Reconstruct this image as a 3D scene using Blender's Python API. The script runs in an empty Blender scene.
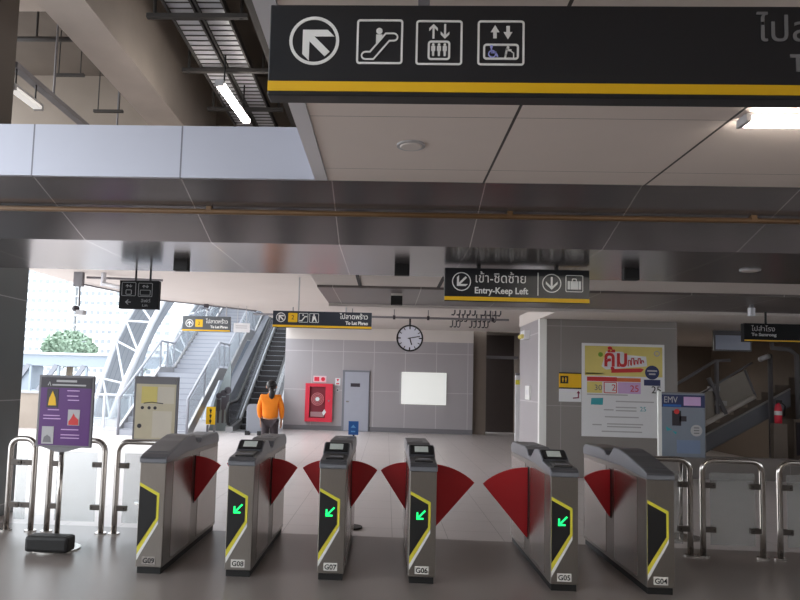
import bpy, bmesh, math, random
from mathutils import Vector, Matrix, Quaternion

SC = bpy.context.scene
COL = SC.collection
random.seed(7)
PI = math.pi

def lin(v):
    v /= 255.0
    return v / 12.92 if v <= 0.04045 else ((v + 0.055) / 1.055) ** 2.4
def rgb(r, g, b): return (lin(r), lin(g), lin(b), 1.0)

# ------------------------------------------------------------------ camera, sky, exposure
def make_camera():
    f, yaw, pitch, roll, px, py = 681.85, -0.0436165, 0.0790964, -0.0276418, 358.257, 328.414
    c, s = math.cos, math.sin
    fw = Vector((s(yaw) * c(pitch), c(yaw) * c(pitch), s(pitch)))
    r = Vector((c(yaw), -s(yaw), 0)); d = fw.cross(r)
    r2 = c(roll) * r + s(roll) * d; d2 = -s(roll) * r + c(roll) * d
    cam = bpy.data.cameras.new('camera'); o = bpy.data.objects.new('camera', cam); COL.objects.link(o)
    u = -d2; b = -fw
    m = Matrix(((r2.x, u.x, b.x, 0), (r2.y, u.y, b.y, 0), (r2.z, u.z, b.z, 1.65), (0, 0, 0, 1)))
    o.matrix_world = m
    cam.sensor_width = 36; cam.sensor_fit = 'HORIZONTAL'; cam.lens = f * 36 / 800
    cam.shift_x = (400 - px) / 800; cam.shift_y = (py - 300) / 800
    cam.clip_end = 600; cam.clip_start = 0.05
    SC.camera = o
make_camera()

W = bpy.data.worlds.new('overcast_sky'); SC.world = W; W.use_nodes = True
bg = W.node_tree.nodes['Background']
bg.inputs[0].default_value = (0.90, 0.95, 1.0, 1); bg.inputs[1].default_value = 2.2
SC.view_settings.view_transform = 'Standard'; SC.view_settings.look = 'None'
SC.view_settings.gamma = 1; SC.view_settings.use_curve_mapping = False
SC.view_settings.exposure = 0.92
sl_ = bpy.data.lights.new('hazy_sun', 'SUN'); sl_.energy = 2.0; sl_.angle = math.radians(50); sl_.color = (1.0, 0.97, 0.94)
so_ = bpy.data.objects.new('hazy_sun', sl_); COL.objects.link(so_)
so_.rotation_euler = Vector((0.80, -0.30, -0.52)).to_track_quat('-Z', 'Y').to_euler()

# ------------------------------------------------------------------ materials
MATS = {}
def mat(name, col, rough=0.5, metal=0.0, noise=0.0, nscale=4.0, bump=0.0, grid=None, emit=0.0, stretch=(1, 1, 1), spec=0.5, split=None):
    """grid: list of (axis, period, offset, line_width); then the line colour"""
    if name in MATS: return MATS[name]
    m = bpy.data.materials.new(name); m.use_nodes = True
    nt = m.node_tree; N = nt.nodes; K = nt.links
    b = N['Principled BSDF']
    b.inputs['Roughness'].default_value = rough; b.inputs['Metallic'].default_value = metal
    b.inputs['Specular IOR Level'].default_value = spec
    b.inputs['Base Color'].default_value = col
    src = None
    tc = N.new('ShaderNodeTexCoord')
    if noise or bump:
        mp = N.new('ShaderNodeMapping'); mp.inputs['Scale'].default_value = stretch
        K.new(tc.outputs['Object'], mp.inputs['Vector'])
        nz = N.new('ShaderNodeTexNoise'); nz.inputs['Scale'].default_value = nscale; nz.inputs['Detail'].default_value = 6
        K.new(mp.outputs[0], nz.inputs['Vector'])
    if noise:
        mx = N.new('ShaderNodeMix'); mx.data_type = 'RGBA'
        mx.inputs[6].default_value = tuple(c * (1 - noise) for c in col[:3]) + (1,)
        mx.inputs[7].default_value = tuple(min(1, c * (1 + noise)) for c in col[:3]) + (1,)
        K.new(nz.outputs['Fac'], mx.inputs[0]); src = mx.outputs[2]
    if bump:
        bp = N.new('ShaderNodeBump'); bp.inputs['Strength'].default_value = bump; bp.inputs['Distance'].default_value = 0.01
        K.new(nz.outputs['Fac'], bp.inputs['Height']); K.new(bp.outputs[0], b.inputs['Normal'])
    def M(op, a, v=None):
        n = N.new('ShaderNodeMath'); n.operation = op
        for i, q in enumerate((a, v)):
            if q is None: continue
            if isinstance(q, (int, float)): n.inputs[i].default_value = q
            else: K.new(q, n.inputs[i])
        return n.outputs[0]
    if grid or split:
        sp = N.new('ShaderNodeSeparateXYZ'); K.new(tc.outputs['Object'], sp.inputs[0])
    def mixin(fac, c2):
        nonlocal src
        mx = N.new('ShaderNodeMix'); mx.data_type = 'RGBA'; K.new(fac, mx.inputs[0])
        if src is None: mx.inputs[6].default_value = col
        else: K.new(src, mx.inputs[6])
        mx.inputs[7].default_value = c2; src = mx.outputs[2]
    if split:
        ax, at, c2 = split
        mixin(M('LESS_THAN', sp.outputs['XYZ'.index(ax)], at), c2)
    if grid:
        tot = None
        for ax, p, off, w in grid[0]:
            fr = M('FRACT', M('DIVIDE', M('SUBTRACT', sp.outputs['XYZ'.index(ax)], off - 50 * p), p))
            ln = M('GREATER_THAN', M('ABSOLUTE', M('SUBTRACT', fr, 0.5)), 0.5 - w / (2 * p))
            tot = ln if tot is None else M('MAXIMUM', tot, ln)
        mixin(tot, grid[1])
    if src is not None: K.new(src, b.inputs['Base Color'])
    if emit:
        b.inputs['Emission Color'].default_value = col; b.inputs['Emission Strength'].default_value = emit
    MATS[name] = m
    return m

def glassy(name, col, see, rough=0.1):
    m = bpy.data.materials.new(name); m.use_nodes = True
    nt = m.node_tree; N = nt.nodes; K = nt.links
    b = N['Principled BSDF']; b.inputs['Base Color'].default_value = col; b.inputs['Roughness'].default_value = rough
    t = N.new('ShaderNodeBsdfTransparent'); t.inputs[0].default_value = (0.9, 0.92, 0.92, 1)
    x = N.new('ShaderNodeMixShader'); x.inputs[0].default_value = see
    K.new(b.outputs[0], x.inputs[1]); K.new(t.outputs[0], x.inputs[2]); K.new(x.outputs[0], N['Material Output'].inputs[0])
    return m

M_floor = mat('polished_floor_painted_shade', rgb(188, 181, 180), 0.3, noise=0.08, nscale=1.5, split=('Y', 7.5, rgb(122, 114, 110)),  # split darkens the near floor in the colour, standing in for shade
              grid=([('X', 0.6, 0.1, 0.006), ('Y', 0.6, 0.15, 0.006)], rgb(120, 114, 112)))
M_soffit = mat('warm_white_ceiling_panel', rgb(226, 214, 206), 0.5, noise=0.03, grid=([('X', 1.12, 0.65, 0.016), ('Y', 0.9, 3.57, 0.004)], rgb(60, 54, 51)))
M_trimw = mat('white_metal_trim', rgb(205, 205, 210), 0.35, 0.2)
M_fascia = mat('white_aluminium_fascia', rgb(178, 180, 192), 0.38, 0.25, noise=0.03, nscale=2, grid=([('X', 1.09, 0.665, 0.012)], rgb(110, 110, 118)))
M_panel = mat('glossy_grey_metal_panel', rgb(150, 146, 148), 0.22, 0.75, noise=0.05, nscale=1.2, grid=([('X', 1.09, 0.665, 0.008)], rgb(235, 230, 230)))
M_panel2 = mat('dull_grey_metal_panel', rgb(120, 114, 112), 0.4, 0.4, noise=0.05, nscale=1.2, grid=([('X', 1.105, 0.4, 0.01)], rgb(180, 175, 172)))
M_ceil = mat('pale_plastered_ceiling', rgb(214, 206, 200), 0.7, noise=0.06, nscale=1.2)
M_conc = mat('raw_concrete', rgb(206, 194, 184), 0.85, noise=0.18, nscale=2.2, bump=0.2)
M_concm = mat('grey_raw_concrete', rgb(150, 139, 128), 0.88, noise=0.2, nscale=1.6, bump=0.2)
M_concd = mat('shade_toned_concrete', rgb(104, 95, 87), 0.9, noise=0.2, nscale=2.2, bump=0.2)  # same concrete, darkened in the colour for the shade above the fascia
M_tile = mat('grey_wall_panel', rgb(170, 165, 168), 0.4, 0.1, noise=0.03, nscale=1, grid=([('X', 1.06, -1.5, 0.022), ('Z', 1.32, 1.37, 0.022)], rgb(196, 192, 194)))
M_tileR = mat('grey_clad_wall_panel', rgb(140, 134, 131), 0.42, 0.1, noise=0.03, nscale=1, grid=([('X', 2.2, 3.27, 0.012), ('Z', 1.5, 1.32, 0.012)], rgb(165, 160, 158)))
M_col = mat('dark_green_grey_cladding', rgb(104, 110, 112), 0.35, 0.4, noise=0.05, nscale=2, grid=([('Z', 1.2, 1.33, 0.012)], rgb(160, 162, 165)))
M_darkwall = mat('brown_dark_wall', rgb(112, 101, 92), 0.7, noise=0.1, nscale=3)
M_steel = mat('brushed_stainless', rgb(150, 144, 138), 0.32, 0.85, noise=0.1, nscale=30, stretch=(8, 8, 0.4))
M_steels = mat('satin_steel_side', rgb(180, 174, 170), 0.24, 0.9, noise=0.06, nscale=20, stretch=(1, 8, 0.4))
M_tube = mat('polished_steel_tube', rgb(190, 185, 180), 0.18, 0.95, noise=0.03)
M_cover = mat('dark_grey_plastic', rgb(72, 72, 76), 0.38, noise=0.04, nscale=20)
M_coverlit = mat('grey_plastic_lit_tone', rgb(118, 120, 126), 0.3, 0.1, noise=0.04, nscale=20)  # cover sides lightened in the colour for the light they catch
M_black = mat('black_plastic', rgb(26, 26, 28), 0.35, noise=0.04, nscale=20)
M_blackm = mat('matt_black', rgb(22, 21, 21), 0.6, noise=0.05, nscale=20)
M_sign = mat('black_sign_face', rgb(32, 34, 38), 0.3, noise=0.03, nscale=8)
M_signb = mat('dark_navy_sign_face', rgb(42, 48, 60), 0.3, noise=0.03, nscale=8)
M_yellow = mat('yellow_stripe', rgb(236, 186, 20), 0.45, noise=0.02)
M_white = mat('sign_white', rgb(235, 235, 232), 0.5, noise=0.01)
M_whited = mat('faded_sign_grey', rgb(128, 128, 130), 0.5, noise=0.01)
M_lav = mat('lavender_white', rgb(170, 175, 240), 0.5, noise=0.01)
M_lime = mat('lime_yellow_edge', rgb(226, 216, 70), 0.4, noise=0.02)
M_red = mat('flap_red', rgb(188, 30, 38), 0.4, noise=0.05, nscale=8)
M_redc = mat('cabinet_red', rgb(222, 40, 66), 0.4, noise=0.04)
M_plate = mat('white_number_plate', rgb(225, 222, 216), 0.5, noise=0.02)
M_ink = mat('black_ink', rgb(30, 28, 28), 0.6, noise=0.02)
M_lcd = mat('grey_lcd', rgb(196, 202, 196), 0.25, noise=0.05, nscale=30)
M_green = mat('green_led', (0.01, 0.8, 0.16, 1), 0.5, emit=1.0, noise=0)
M_lamp = mat('fluorescent_tube_white', (1.0, 0.93, 0.84, 1), 0.5, emit=22)
M_lampw = mat('batten_white_added_glow', (1.0, 0.97, 0.92, 1), 0.5, emit=0.25)  # unlit diffuser, faint glow added so it looks white
M_brown = mat('brown_conduit', rgb(104, 76, 46), 0.5, 0.1, noise=0.15, nscale=3)
M_purple = mat('purple_poster', rgb(88, 40, 112), 0.35, noise=0.12, nscale=3)
M_dark = mat('dark_band', rgb(50, 44, 52), 0.4, noise=0.05)
M_orange = mat('orange_jacket', rgb(248, 138, 26), 0.8, noise=0.08, nscale=14, bump=0.3)
M_trouser = mat('dark_trousers', rgb(62, 54, 58), 0.85, noise=0.1, nscale=14)
M_skin = mat('skin', rgb(190, 140, 112), 0.6, noise=0.05)
M_hair = mat('black_hair', rgb(24, 20, 20), 0.5, noise=0.15, nscale=40)
M_door = mat('blue_grey_door', rgb(170, 172, 184), 0.4, noise=0.03)
M_wframe = mat('white_steel', rgb(196, 200, 206), 0.4, 0.1, noise=0.02)
M_louv = mat('grey_roof_sheet', rgb(146, 152, 162), 0.5, 0.2, noise=0.06, grid=([('Y', 0.5, 0, 0.05)], rgb(110, 116, 126)))
M_step = mat('pale_step_tile', rgb(150, 152, 160), 0.5, noise=0.04)
M_stepd = mat('dark_escalator_step', rgb(38, 36, 38), 0.5, 0.3, noise=0.1, nscale=30)
M_alum = mat('escalator_aluminium', rgb(150, 149, 150), 0.3, 0.6, noise=0.04)
M_greyp = mat('grey_painted_skirt', rgb(128, 130, 138), 0.45, 0.2, noise=0.05)
M_bldg = mat('white_tower_render', rgb(236, 238, 240), 0.8, noise=0.03, nscale=0.2)
M_win = mat('tower_window', rgb(142, 148, 154), 0.3, noise=0.1, nscale=0.4)
M_leaf = mat('pale_green_leaf', rgb(128, 148, 130), 0.7, noise=0.3, nscale=0.8)
M_bark = mat('grey_bark', rgb(96, 86, 76), 0.9, noise=0.2)
M_iron = mat('dark_painted_iron', rgb(62, 58, 56), 0.6, noise=0.1, nscale=8)
M_ground = mat('grey_ground', rgb(150, 150, 148), 0.9, noise=0.1, nscale=0.2)
M_via = mat('pale_blue_bridge', rgb(146, 155, 166), 0.6, noise=0.05, nscale=0.5)
M_paper = mat('white_paper', rgb(228, 228, 230), 0.6, noise=0.02)
M_cream = mat('cream_print', rgb(222, 206, 120), 0.5, noise=0.1, nscale=4)
M_pinkred = mat('poster_red', rgb(205, 52, 52), 0.5, noise=0.05)
M_pnavy = mat('poster_navy', rgb(44, 52, 96), 0.5, noise=0.05)
M_pteal = mat('poster_teal', rgb(60, 160, 170), 0.5, noise=0.05)
M_grey = mat('mid_grey', rgb(120, 118, 122), 0.5, noise=0.05)
M_lgrey = mat('light_grey_print', rgb(180, 178, 180), 0.5, noise=0.05)
M_beige = mat('beige_poster', rgb(206, 196, 168), 0.35, noise=0.12, nscale=5)
M_pale = mat('pale_print', rgb(214, 206, 190), 0.4, noise=0.08, nscale=5)
M_bluep = mat('blue_grey_poster', rgb(128, 136, 148), 0.35, noise=0.12, nscale=4)
M_blue = mat('bright_blue', rgb(40, 96, 170), 0.45, noise=0.08, nscale=6)
M_pink = mat('pink_lilac_print', rgb(206, 170, 214), 0.5, noise=0.1)
M_glass = glassy('clear_barrier_glass', rgb(205, 205, 205), 0.8)
M_glassb = glassy('bright_balustrade_glass', rgb(170, 176, 184), 0.75)
M_board = mat('frosted_board_added_glow', rgb(238, 240, 236), 0.35, emit=0.22)  # frosted panel with an added glow, as if lit from behind

# ------------------------------------------------------------------ mesh helper
class MB:
    """collects shapes in world (or local) metres, becomes one mesh object"""
    def __init__(s): s.bm = bmesh.new()
    def _face(s, vs):
        try: s.bm.faces.new(vs)
        except ValueError: pass
    def box(s, x0, x1, y0, y1, z0, z1):
        v = [s.bm.verts.new((x, y, z)) for x in (x0, x1) for y in (y0, y1) for z in (z0, z1)]
        for q in ((0, 1, 3, 2), (4, 6, 7, 5), (0, 4, 5, 1), (2, 3, 7, 6), (0, 2, 6, 4), (1, 5, 7, 3)): s._face([v[i] for i in q])
        return s
    def prism(s, poly, ax, a, b):
        """poly: 2-D points; ax: extrusion axis; a..b its range"""
        def p3(p, t): return {'X': (t, p[0], p[1]), 'Y': (p[0], t, p[1]), 'Z': (p[0], p[1], t)}[ax]
        A = [s.bm.verts.new(p3(p, a)) for p in poly]; B = [s.bm.verts.new(p3(p, b)) for p in poly]
        s._face(A); s._face(B[::-1]); n = len(poly)
        for i in range(n): s._face([A[i], B[i], B[(i + 1) % n], A[(i + 1) % n]])
        return s
    def annulus(s, out, inn, y, t):
        n = len(out)
        R = [[s.bm.verts.new((p[0], yy, p[1])) for p in L] for L in (out, inn) for yy in (y, y + t)]
        for i in range(n):
            j = (i + 1) % n
            s._face([R[0][i], R[0][j], R[2][j], R[2][i]]); s._face([R[1][i], R[3][i], R[3][j], R[1][j]])
            s._face([R[0][i], R[1][i], R[1][j], R[0][j]]); s._face([R[2][i], R[2][j], R[3][j], R[3][i]])
        return s
    def tube(s, pts, r, seg=10, closed=False):
        pts = [Vector(p) for p in pts]; rings = []
        rr = r if isinstance(r, (list, tuple)) else [r] * len(pts)
        n0 = None
        for i, p in enumerate(pts):
            if closed: d = (pts[(i + 1) % len(pts)] - pts[i - 1])
            else: d = (pts[min(i + 1, len(pts) - 1)] - pts[max(i - 1, 0)])
            d.normalize()
            if n0 is None:
                up = Vector((0, 0, 1)) if abs(d.z) < 0.9 else Vector((1, 0, 0))
                n0 = d.cross(up).normalized()
            else:
                n0 = (n0 - d * n0.dot(d)).normalized()
            b = d.cross(n0)
            rings.append([s.bm.verts.new(p + (n0 * math.cos(2 * PI * k / seg) + b * math.sin(2 * PI * k / seg)) * rr[i]) for k in range(seg)])
        m = len(rings)
        for i in range(m if closed else m - 1):
            A, B = rings[i], rings[(i + 1) % m]
            for k in range(seg): s._face([A[k], A[(k + 1) % seg], B[(k + 1) % seg], B[k]])
        if not closed: s._face(rings[0][::-1]); s._face(rings[-1])
        return s
    def bar(s, p, q, w, h=None):
        """rectangular bar"""
        h = h or w; p, q = Vector(p), Vector(q); d = (q - p).normalized()
        up = Vector((0, 0, 1)) if abs(d.z) < 0.95 else Vector((0, 1, 0))
        a = d.cross(up).normalized() * w / 2; b = a.cross(d).normalized() * h / 2
        A = [s.bm.verts.new(p + x) for x in (a + b, a - b, -a - b, -a + b)]; B = [s.bm.verts.new(q + x) for x in (a + b, a - b, -a - b, -a + b)]
        s._face(A[::-1]); s._face(B)
        for i in range(4): s._face([A[i], A[(i + 1) % 4], B[(i + 1) % 4], B[i]])
        return s
    def disc(s, x, z, r, y, t, n=32, rx=None):
        return s.prism([((rx or r) * math.cos(2 * PI * i / n) + x, r * math.sin(2 * PI * i / n) + z) for i in range(n)], 'Y', y, y + t)
    def ring(s, x, z, r, w, y, t=0.003, n=40):
        f = lambda q: [(q * math.cos(2 * PI * i / n) + x, q * math.sin(2 * PI * i / n) + z) for i in range(n)]
        return s.annulus(f(r), f(r - w), y, t)
    def rrect(s, x0, x1, z0, z1, rad, w, y, t=0.003):
        return s.annulus(rr_pts(x0, x1, z0, z1, rad), rr_pts(x0 + w, x1 - w, z0 + w, z1 - w, max(rad - w, rad * 0.3)), y, t)
    def flat(s, poly, y, t=0.003): return s.prism(poly, 'Y', y, y + t)
    def line(s, pts, w, y, t=0.003):
        for (a, b) in zip(pts[:-1], pts[1:]):
            dx, dz = b[0] - a[0], b[1] - a[1]; l = math.hypot(dx, dz) or 1; nx, nz = -dz / l * w / 2, dx / l * w / 2
            ex, ez = dx / l * w / 2, dz / l * w / 2
            s.flat([(a[0] - ex + nx, a[1] - ez + nz), (b[0] + ex + nx, b[1] + ez + nz), (b[0] + ex - nx, b[1] + ez - nz), (a[0] - ex - nx, a[1] - ez - nz)], y, t)
        return s
    def ball(s, c, rx, ry=None, rz=None, sub=2):
        r = bmesh.ops.create_icosphere(s.bm, subdivisions=sub, radius=1)
        for v in r['verts']: v.co = Vector((v.co.x * rx + c[0], v.co.y * (ry or rx) + c[1], v.co.z * (rz or rx) + c[2]))
        return s
    def build(s, name, m, parent=None, smooth=False, bevel=0.0):
        bmesh.ops.recalc_face_normals(s.bm, faces=s.bm.faces[:])
        off = Vector((0, 0, 0)); p = parent
        while p is not None: off += p.location; p = p.parent
        for v in s.bm.verts: v.co -= off
        me = bpy.data.meshes.new(name); s.bm.to_mesh(me); s.bm.free()
        if smooth:
            for f in me.polygons: f.use_smooth = True
        me.materials.append(m)
        o = bpy.data.objects.new(name, me); COL.objects.link(o)
        if parent is not None: o.parent = parent
        if bevel:
            b = o.modifiers.new('bevel', 'BEVEL'); b.width = bevel; b.segments = 2; b.limit_method = 'ANGLE'
        if parent is None and off.length == 0: pass
        return o
def rr_pts(x0, x1, z0, z1, r, n=5):
    P = []
    for cx, cz, a in ((x1 - r, z1 - r, 0), (x0 + r, z1 - r, 90), (x0 + r, z0 + r, 180), (x1 - r, z0 + r, 270)):
        for i in range(n + 1):
            t = math.radians(a + 90 * i / n); P.append((cx + r * math.cos(t), cz + r * math.sin(t)))
    return P

def thing(name, label, cat, loc, group=None):
    o = bpy.data.objects.new(name, None); COL.objects.link(o); o.location = loc; o.empty_display_size = 0.1
    return tag(o, label, cat, group)
def tag(o, label, cat, group=None, kind=None):
    o['label'] = label; o['category'] = cat
    if group: o['group'] = group
    if kind: o['kind'] = kind
    return o
def struct(o, label=None):
    o['kind'] = 'structure'
    if label: o['label'] = label
    return o
def lab(o, label): o['label'] = label; return o
def centre(o):
    """moves a one-mesh thing's origin to its own middle"""
    me = o.data
    lo = [min(v.co[i] for v in me.vertices) for i in range(3)]; hi = [max(v.co[i] for v in me.vertices) for i in range(3)]
    c = Vector(((lo[0] + hi[0]) / 2, (lo[1] + hi[1]) / 2, lo[2]))
    for v in me.vertices: v.co -= c
    o.location = c
    return o
def dup(root, loc, label=None, group=None):
    r = root.copy(); COL.objects.link(r); r.location = loc
    if label: r['label'] = label
    if group: r['group'] = group
    def rec(src, dst):
        for ch in [q for q in src.children]:
            c = ch.copy(); COL.objects.link(c); c.parent = dst; rec(ch, c)
    rec(root, r)
    return r

def text(s, size, x, y, z, m, parent, name='lettering', align='LEFT', bold=0.0, fit=None, squash=None):
    cu = bpy.data.curves.new('t', 'FONT'); cu.body = s; cu.size = size; cu.align_x = align; cu.offset = bold; cu.extrude = 0.0015; cu.resolution_u = 3
    to = bpy.data.objects.new('t', cu); COL.objects.link(to)
    dg = bpy.context.evaluated_depsgraph_get(); dg.update()
    me = bpy.data.meshes.new_from_object(to.evaluated_get(dg)); bpy.data.objects.remove(to); bpy.data.curves.remove(cu)
    off = Vector((0, 0, 0)); p = parent
    while p is not None: off += p.location; p = p.parent
    k = 1.0
    if fit:
        xs = [v.co.x for v in me.vertices]; k = fit / (max(xs) - min(xs))
    kz = squash or 1.0
    for v in me.vertices:
        a = v.co.copy(); v.co = Vector((x + a.x * k, y - a.z, z + a.y * kz)) - off
    me.materials.clear(); me.materials.append(m); me.name = name
    o = bpy.data.objects.new(name, me); COL.objects.link(o); o.parent = parent
    return o

# ================================================================== THE SETTING
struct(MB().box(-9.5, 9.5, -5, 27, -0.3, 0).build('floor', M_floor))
struct(MB().box(-160, 160, 24, 400, -7.2, -7).build('outdoor_ground', M_ground))
# near ceiling on the right and the clad cross-beam with its fascia
struct(MB().box(-0.45, 9.5, -5, 4.75, 3.08, 3.3).build('ceiling', M_soffit))
struct(MB().box(-0.54, -0.452, -5, 4.72, 3.07, 3.75).build('trim_1', M_trimw))
struct(MB().prism([(4.76, 3.46), (4.76, 3.08), (5.65, 2.8), (7.25, 2.8), (7.25, 3.46)], 'X', -9.5, 9.5).build('beam_cladding', M_panel))
struct(MB().box(-9.5, -0.54, 4.73, 4.76, 3.08, 3.46).build('trim_2', M_fascia))
# pale ceiling strip, second beam and its light lip
struct(MB().box(-0.9, 9.5, 7.25, 8.47, 2.86, 3.1).build('ceiling_strip', M_ceil))
struct(MB().box(-0.9, 9.5, 8.47, 10.2, 2.83, 3.1).build('beam', M_panel2))
struct(MB().box(-0.9, 9.5, 10.2, 10.36, 2.79, 3.1).build('trim_3', M_ceil))
# far ceiling slab with its curved open edge on the left
struct(MB().prism([(-7.0, 7.25), (-6.45, 11.86), (-6.36, 13.73), (-5.53, 16.12), (-4.5, 17.3), (-3.46, 18.2), (-3.46, 23.3), (3.0, 23.3), (4.6, 23.3), (4.6, 15.6), (3.0, 15.6), (3.0, 10.36), (-0.9, 10.36), (-0.9, 7.25)], 'Z', 3.5, 3.75).build('far_ceiling', M_ceil))
struct(MB().prism([(2.87, 10.36), (9.5, 10.36), (9.5, 22), (4.8, 22), (4.8, 15.0), (2.87, 15.0)], 'Z', 2.95, 3.2).build('ceiling_right', M_ceil))
# concrete roof, beams and walls above the fascia
struct(MB().box(-5.6, 0, -5, 9, 5.7, 5.9).build('concrete_roof', M_concd))
struct(MB().box(-2.76, -2.37, -3, 9, 4.5, 5.7).build('concrete_beam', M_conc))
struct(MB().box(-5.6, -2.76, 5.9, 6.3, 5.2, 5.7).build('concrete_cross_beam', M_conc))
struct(MB().box(-5.6, -0.54, 8.8, 9.0, 3.75, 5.7).build('concrete_end_wall', M_concm))
struct(MB().box(-0.54, -0.3, -5, 9, 3.75, 5.7).build('wall_upper', M_concd))
struct(MB().box(-4.6, -3.41, 5.0, 5.8, 3.46, 5.7).build('upper_column', mat('dark_brown_cladding', rgb(84, 76, 70), 0.5, 0.1, noise=0.08)))
struct(MB().box(-5.6, -4.41, 7.32, 8.1, 0, 3.5).build('clad_column', M_col))
# far wall, recess, right-hand clad block, dark stair hall
struct(MB().box(-3.5, 2.92, 23.3, 23.5, 0, 3.09).build('wall_back', M_tile))
struct(MB().box(-3.5, 2.92, 23.3, 23.5, 3.09, 3.5).build('bulkhead', M_ceil))
struct(MB().box(-3.5, 2.92, 23.285, 23.3, 0, 0.16).build('baseboard_back', M_grey))
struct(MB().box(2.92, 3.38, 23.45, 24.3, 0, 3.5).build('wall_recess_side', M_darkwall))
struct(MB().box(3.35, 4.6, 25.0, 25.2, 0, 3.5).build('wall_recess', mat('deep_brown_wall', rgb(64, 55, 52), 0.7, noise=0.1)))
struct(MB().box(3.35, 4.6, 24.2, 24.4, 2.62, 2.72).build('trim_4', M_grey))
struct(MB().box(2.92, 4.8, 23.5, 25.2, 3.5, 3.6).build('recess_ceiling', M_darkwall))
struct(MB().box(3.0, 5.42, 13, 15.6, 0, 2.95).build('wall_right_block', M_tileR))
struct(MB().box(2.87, 2.999, 12.985, 13.12, 0, 2.95).build('trim_5', M_white))
struct(MB().box(2.872, 2.999, 13.12, 14.9, 0, 2.95).build('pillar_side', M_tile))
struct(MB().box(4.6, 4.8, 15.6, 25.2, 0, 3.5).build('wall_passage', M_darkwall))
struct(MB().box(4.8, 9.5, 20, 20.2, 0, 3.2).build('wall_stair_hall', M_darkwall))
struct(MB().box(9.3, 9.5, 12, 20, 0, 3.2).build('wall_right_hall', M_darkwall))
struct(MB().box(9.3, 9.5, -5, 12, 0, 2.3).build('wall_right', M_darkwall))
struct(MB().box(5.42, 9.3, 13.4, 13.6, 0, 0.42).build('trim_6', M_tileR))
struct(MB().box(-2.9, 9.5, -5.2, -5, 3.3, 5.7).build('sky_blocker_rear', M_concd))  # unseen panel added to keep sky light off the concrete beam
struct(MB().box(-9.5, 9.5, -5.2, -5, 0, 3.0).build('wall_rear', M_darkwall))

# ================================================================== FARE GATES
def gate_cover(exit_type):
    if exit_type:
        top = [(-0.012, 0.92), (-0.012, 0.968), (0.05, 0.99), (0.42, 1.07), (0.66, 1.105), (0.8, 1.105), (0.88, 1.05), (0.93, 1.015), (1.02, 1.015), (1.08, 1.05), (1.2, 1.068), (1.72, 1.06), (1.79, 1.02), (1.79, 0.95)]
    else:
        top = [(-0.012, 0.92), (-0.012, 0.968), (0.03, 0.985), (0.2, 1.0), (0.29, 1.012), (0.31, 1.028), (0.42, 1.092), (0.47, 1.098), (0.62, 1.085), (0.72, 1.03), (0.77, 1.0), (0.88, 1.0), (0.95, 1.05), (1.05, 1.07), (1.7, 1.062), (1.79, 1.02), (1.79, 0.95)]
    return top + [(1.1, 0.955), (0.6, 0.96), (0.3, 0.935)]
GW = 0.225
def sector(R, ang, top_z):
    """flap outline in (x outward, z): apex at the bottom against the cabinet"""
    za = top_z - R; P = [(0.0, za), (0.0, top_z)]
    n = 8
    for i in range(1, n + 1):
        a = math.radians(ang) * i / n
        rr = R * (1 if i < n else 0.995)
        P.append((rr * math.sin(a), za + rr * math.cos(a)))
    P.append((0.012, za - 0.01))
    return P
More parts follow.
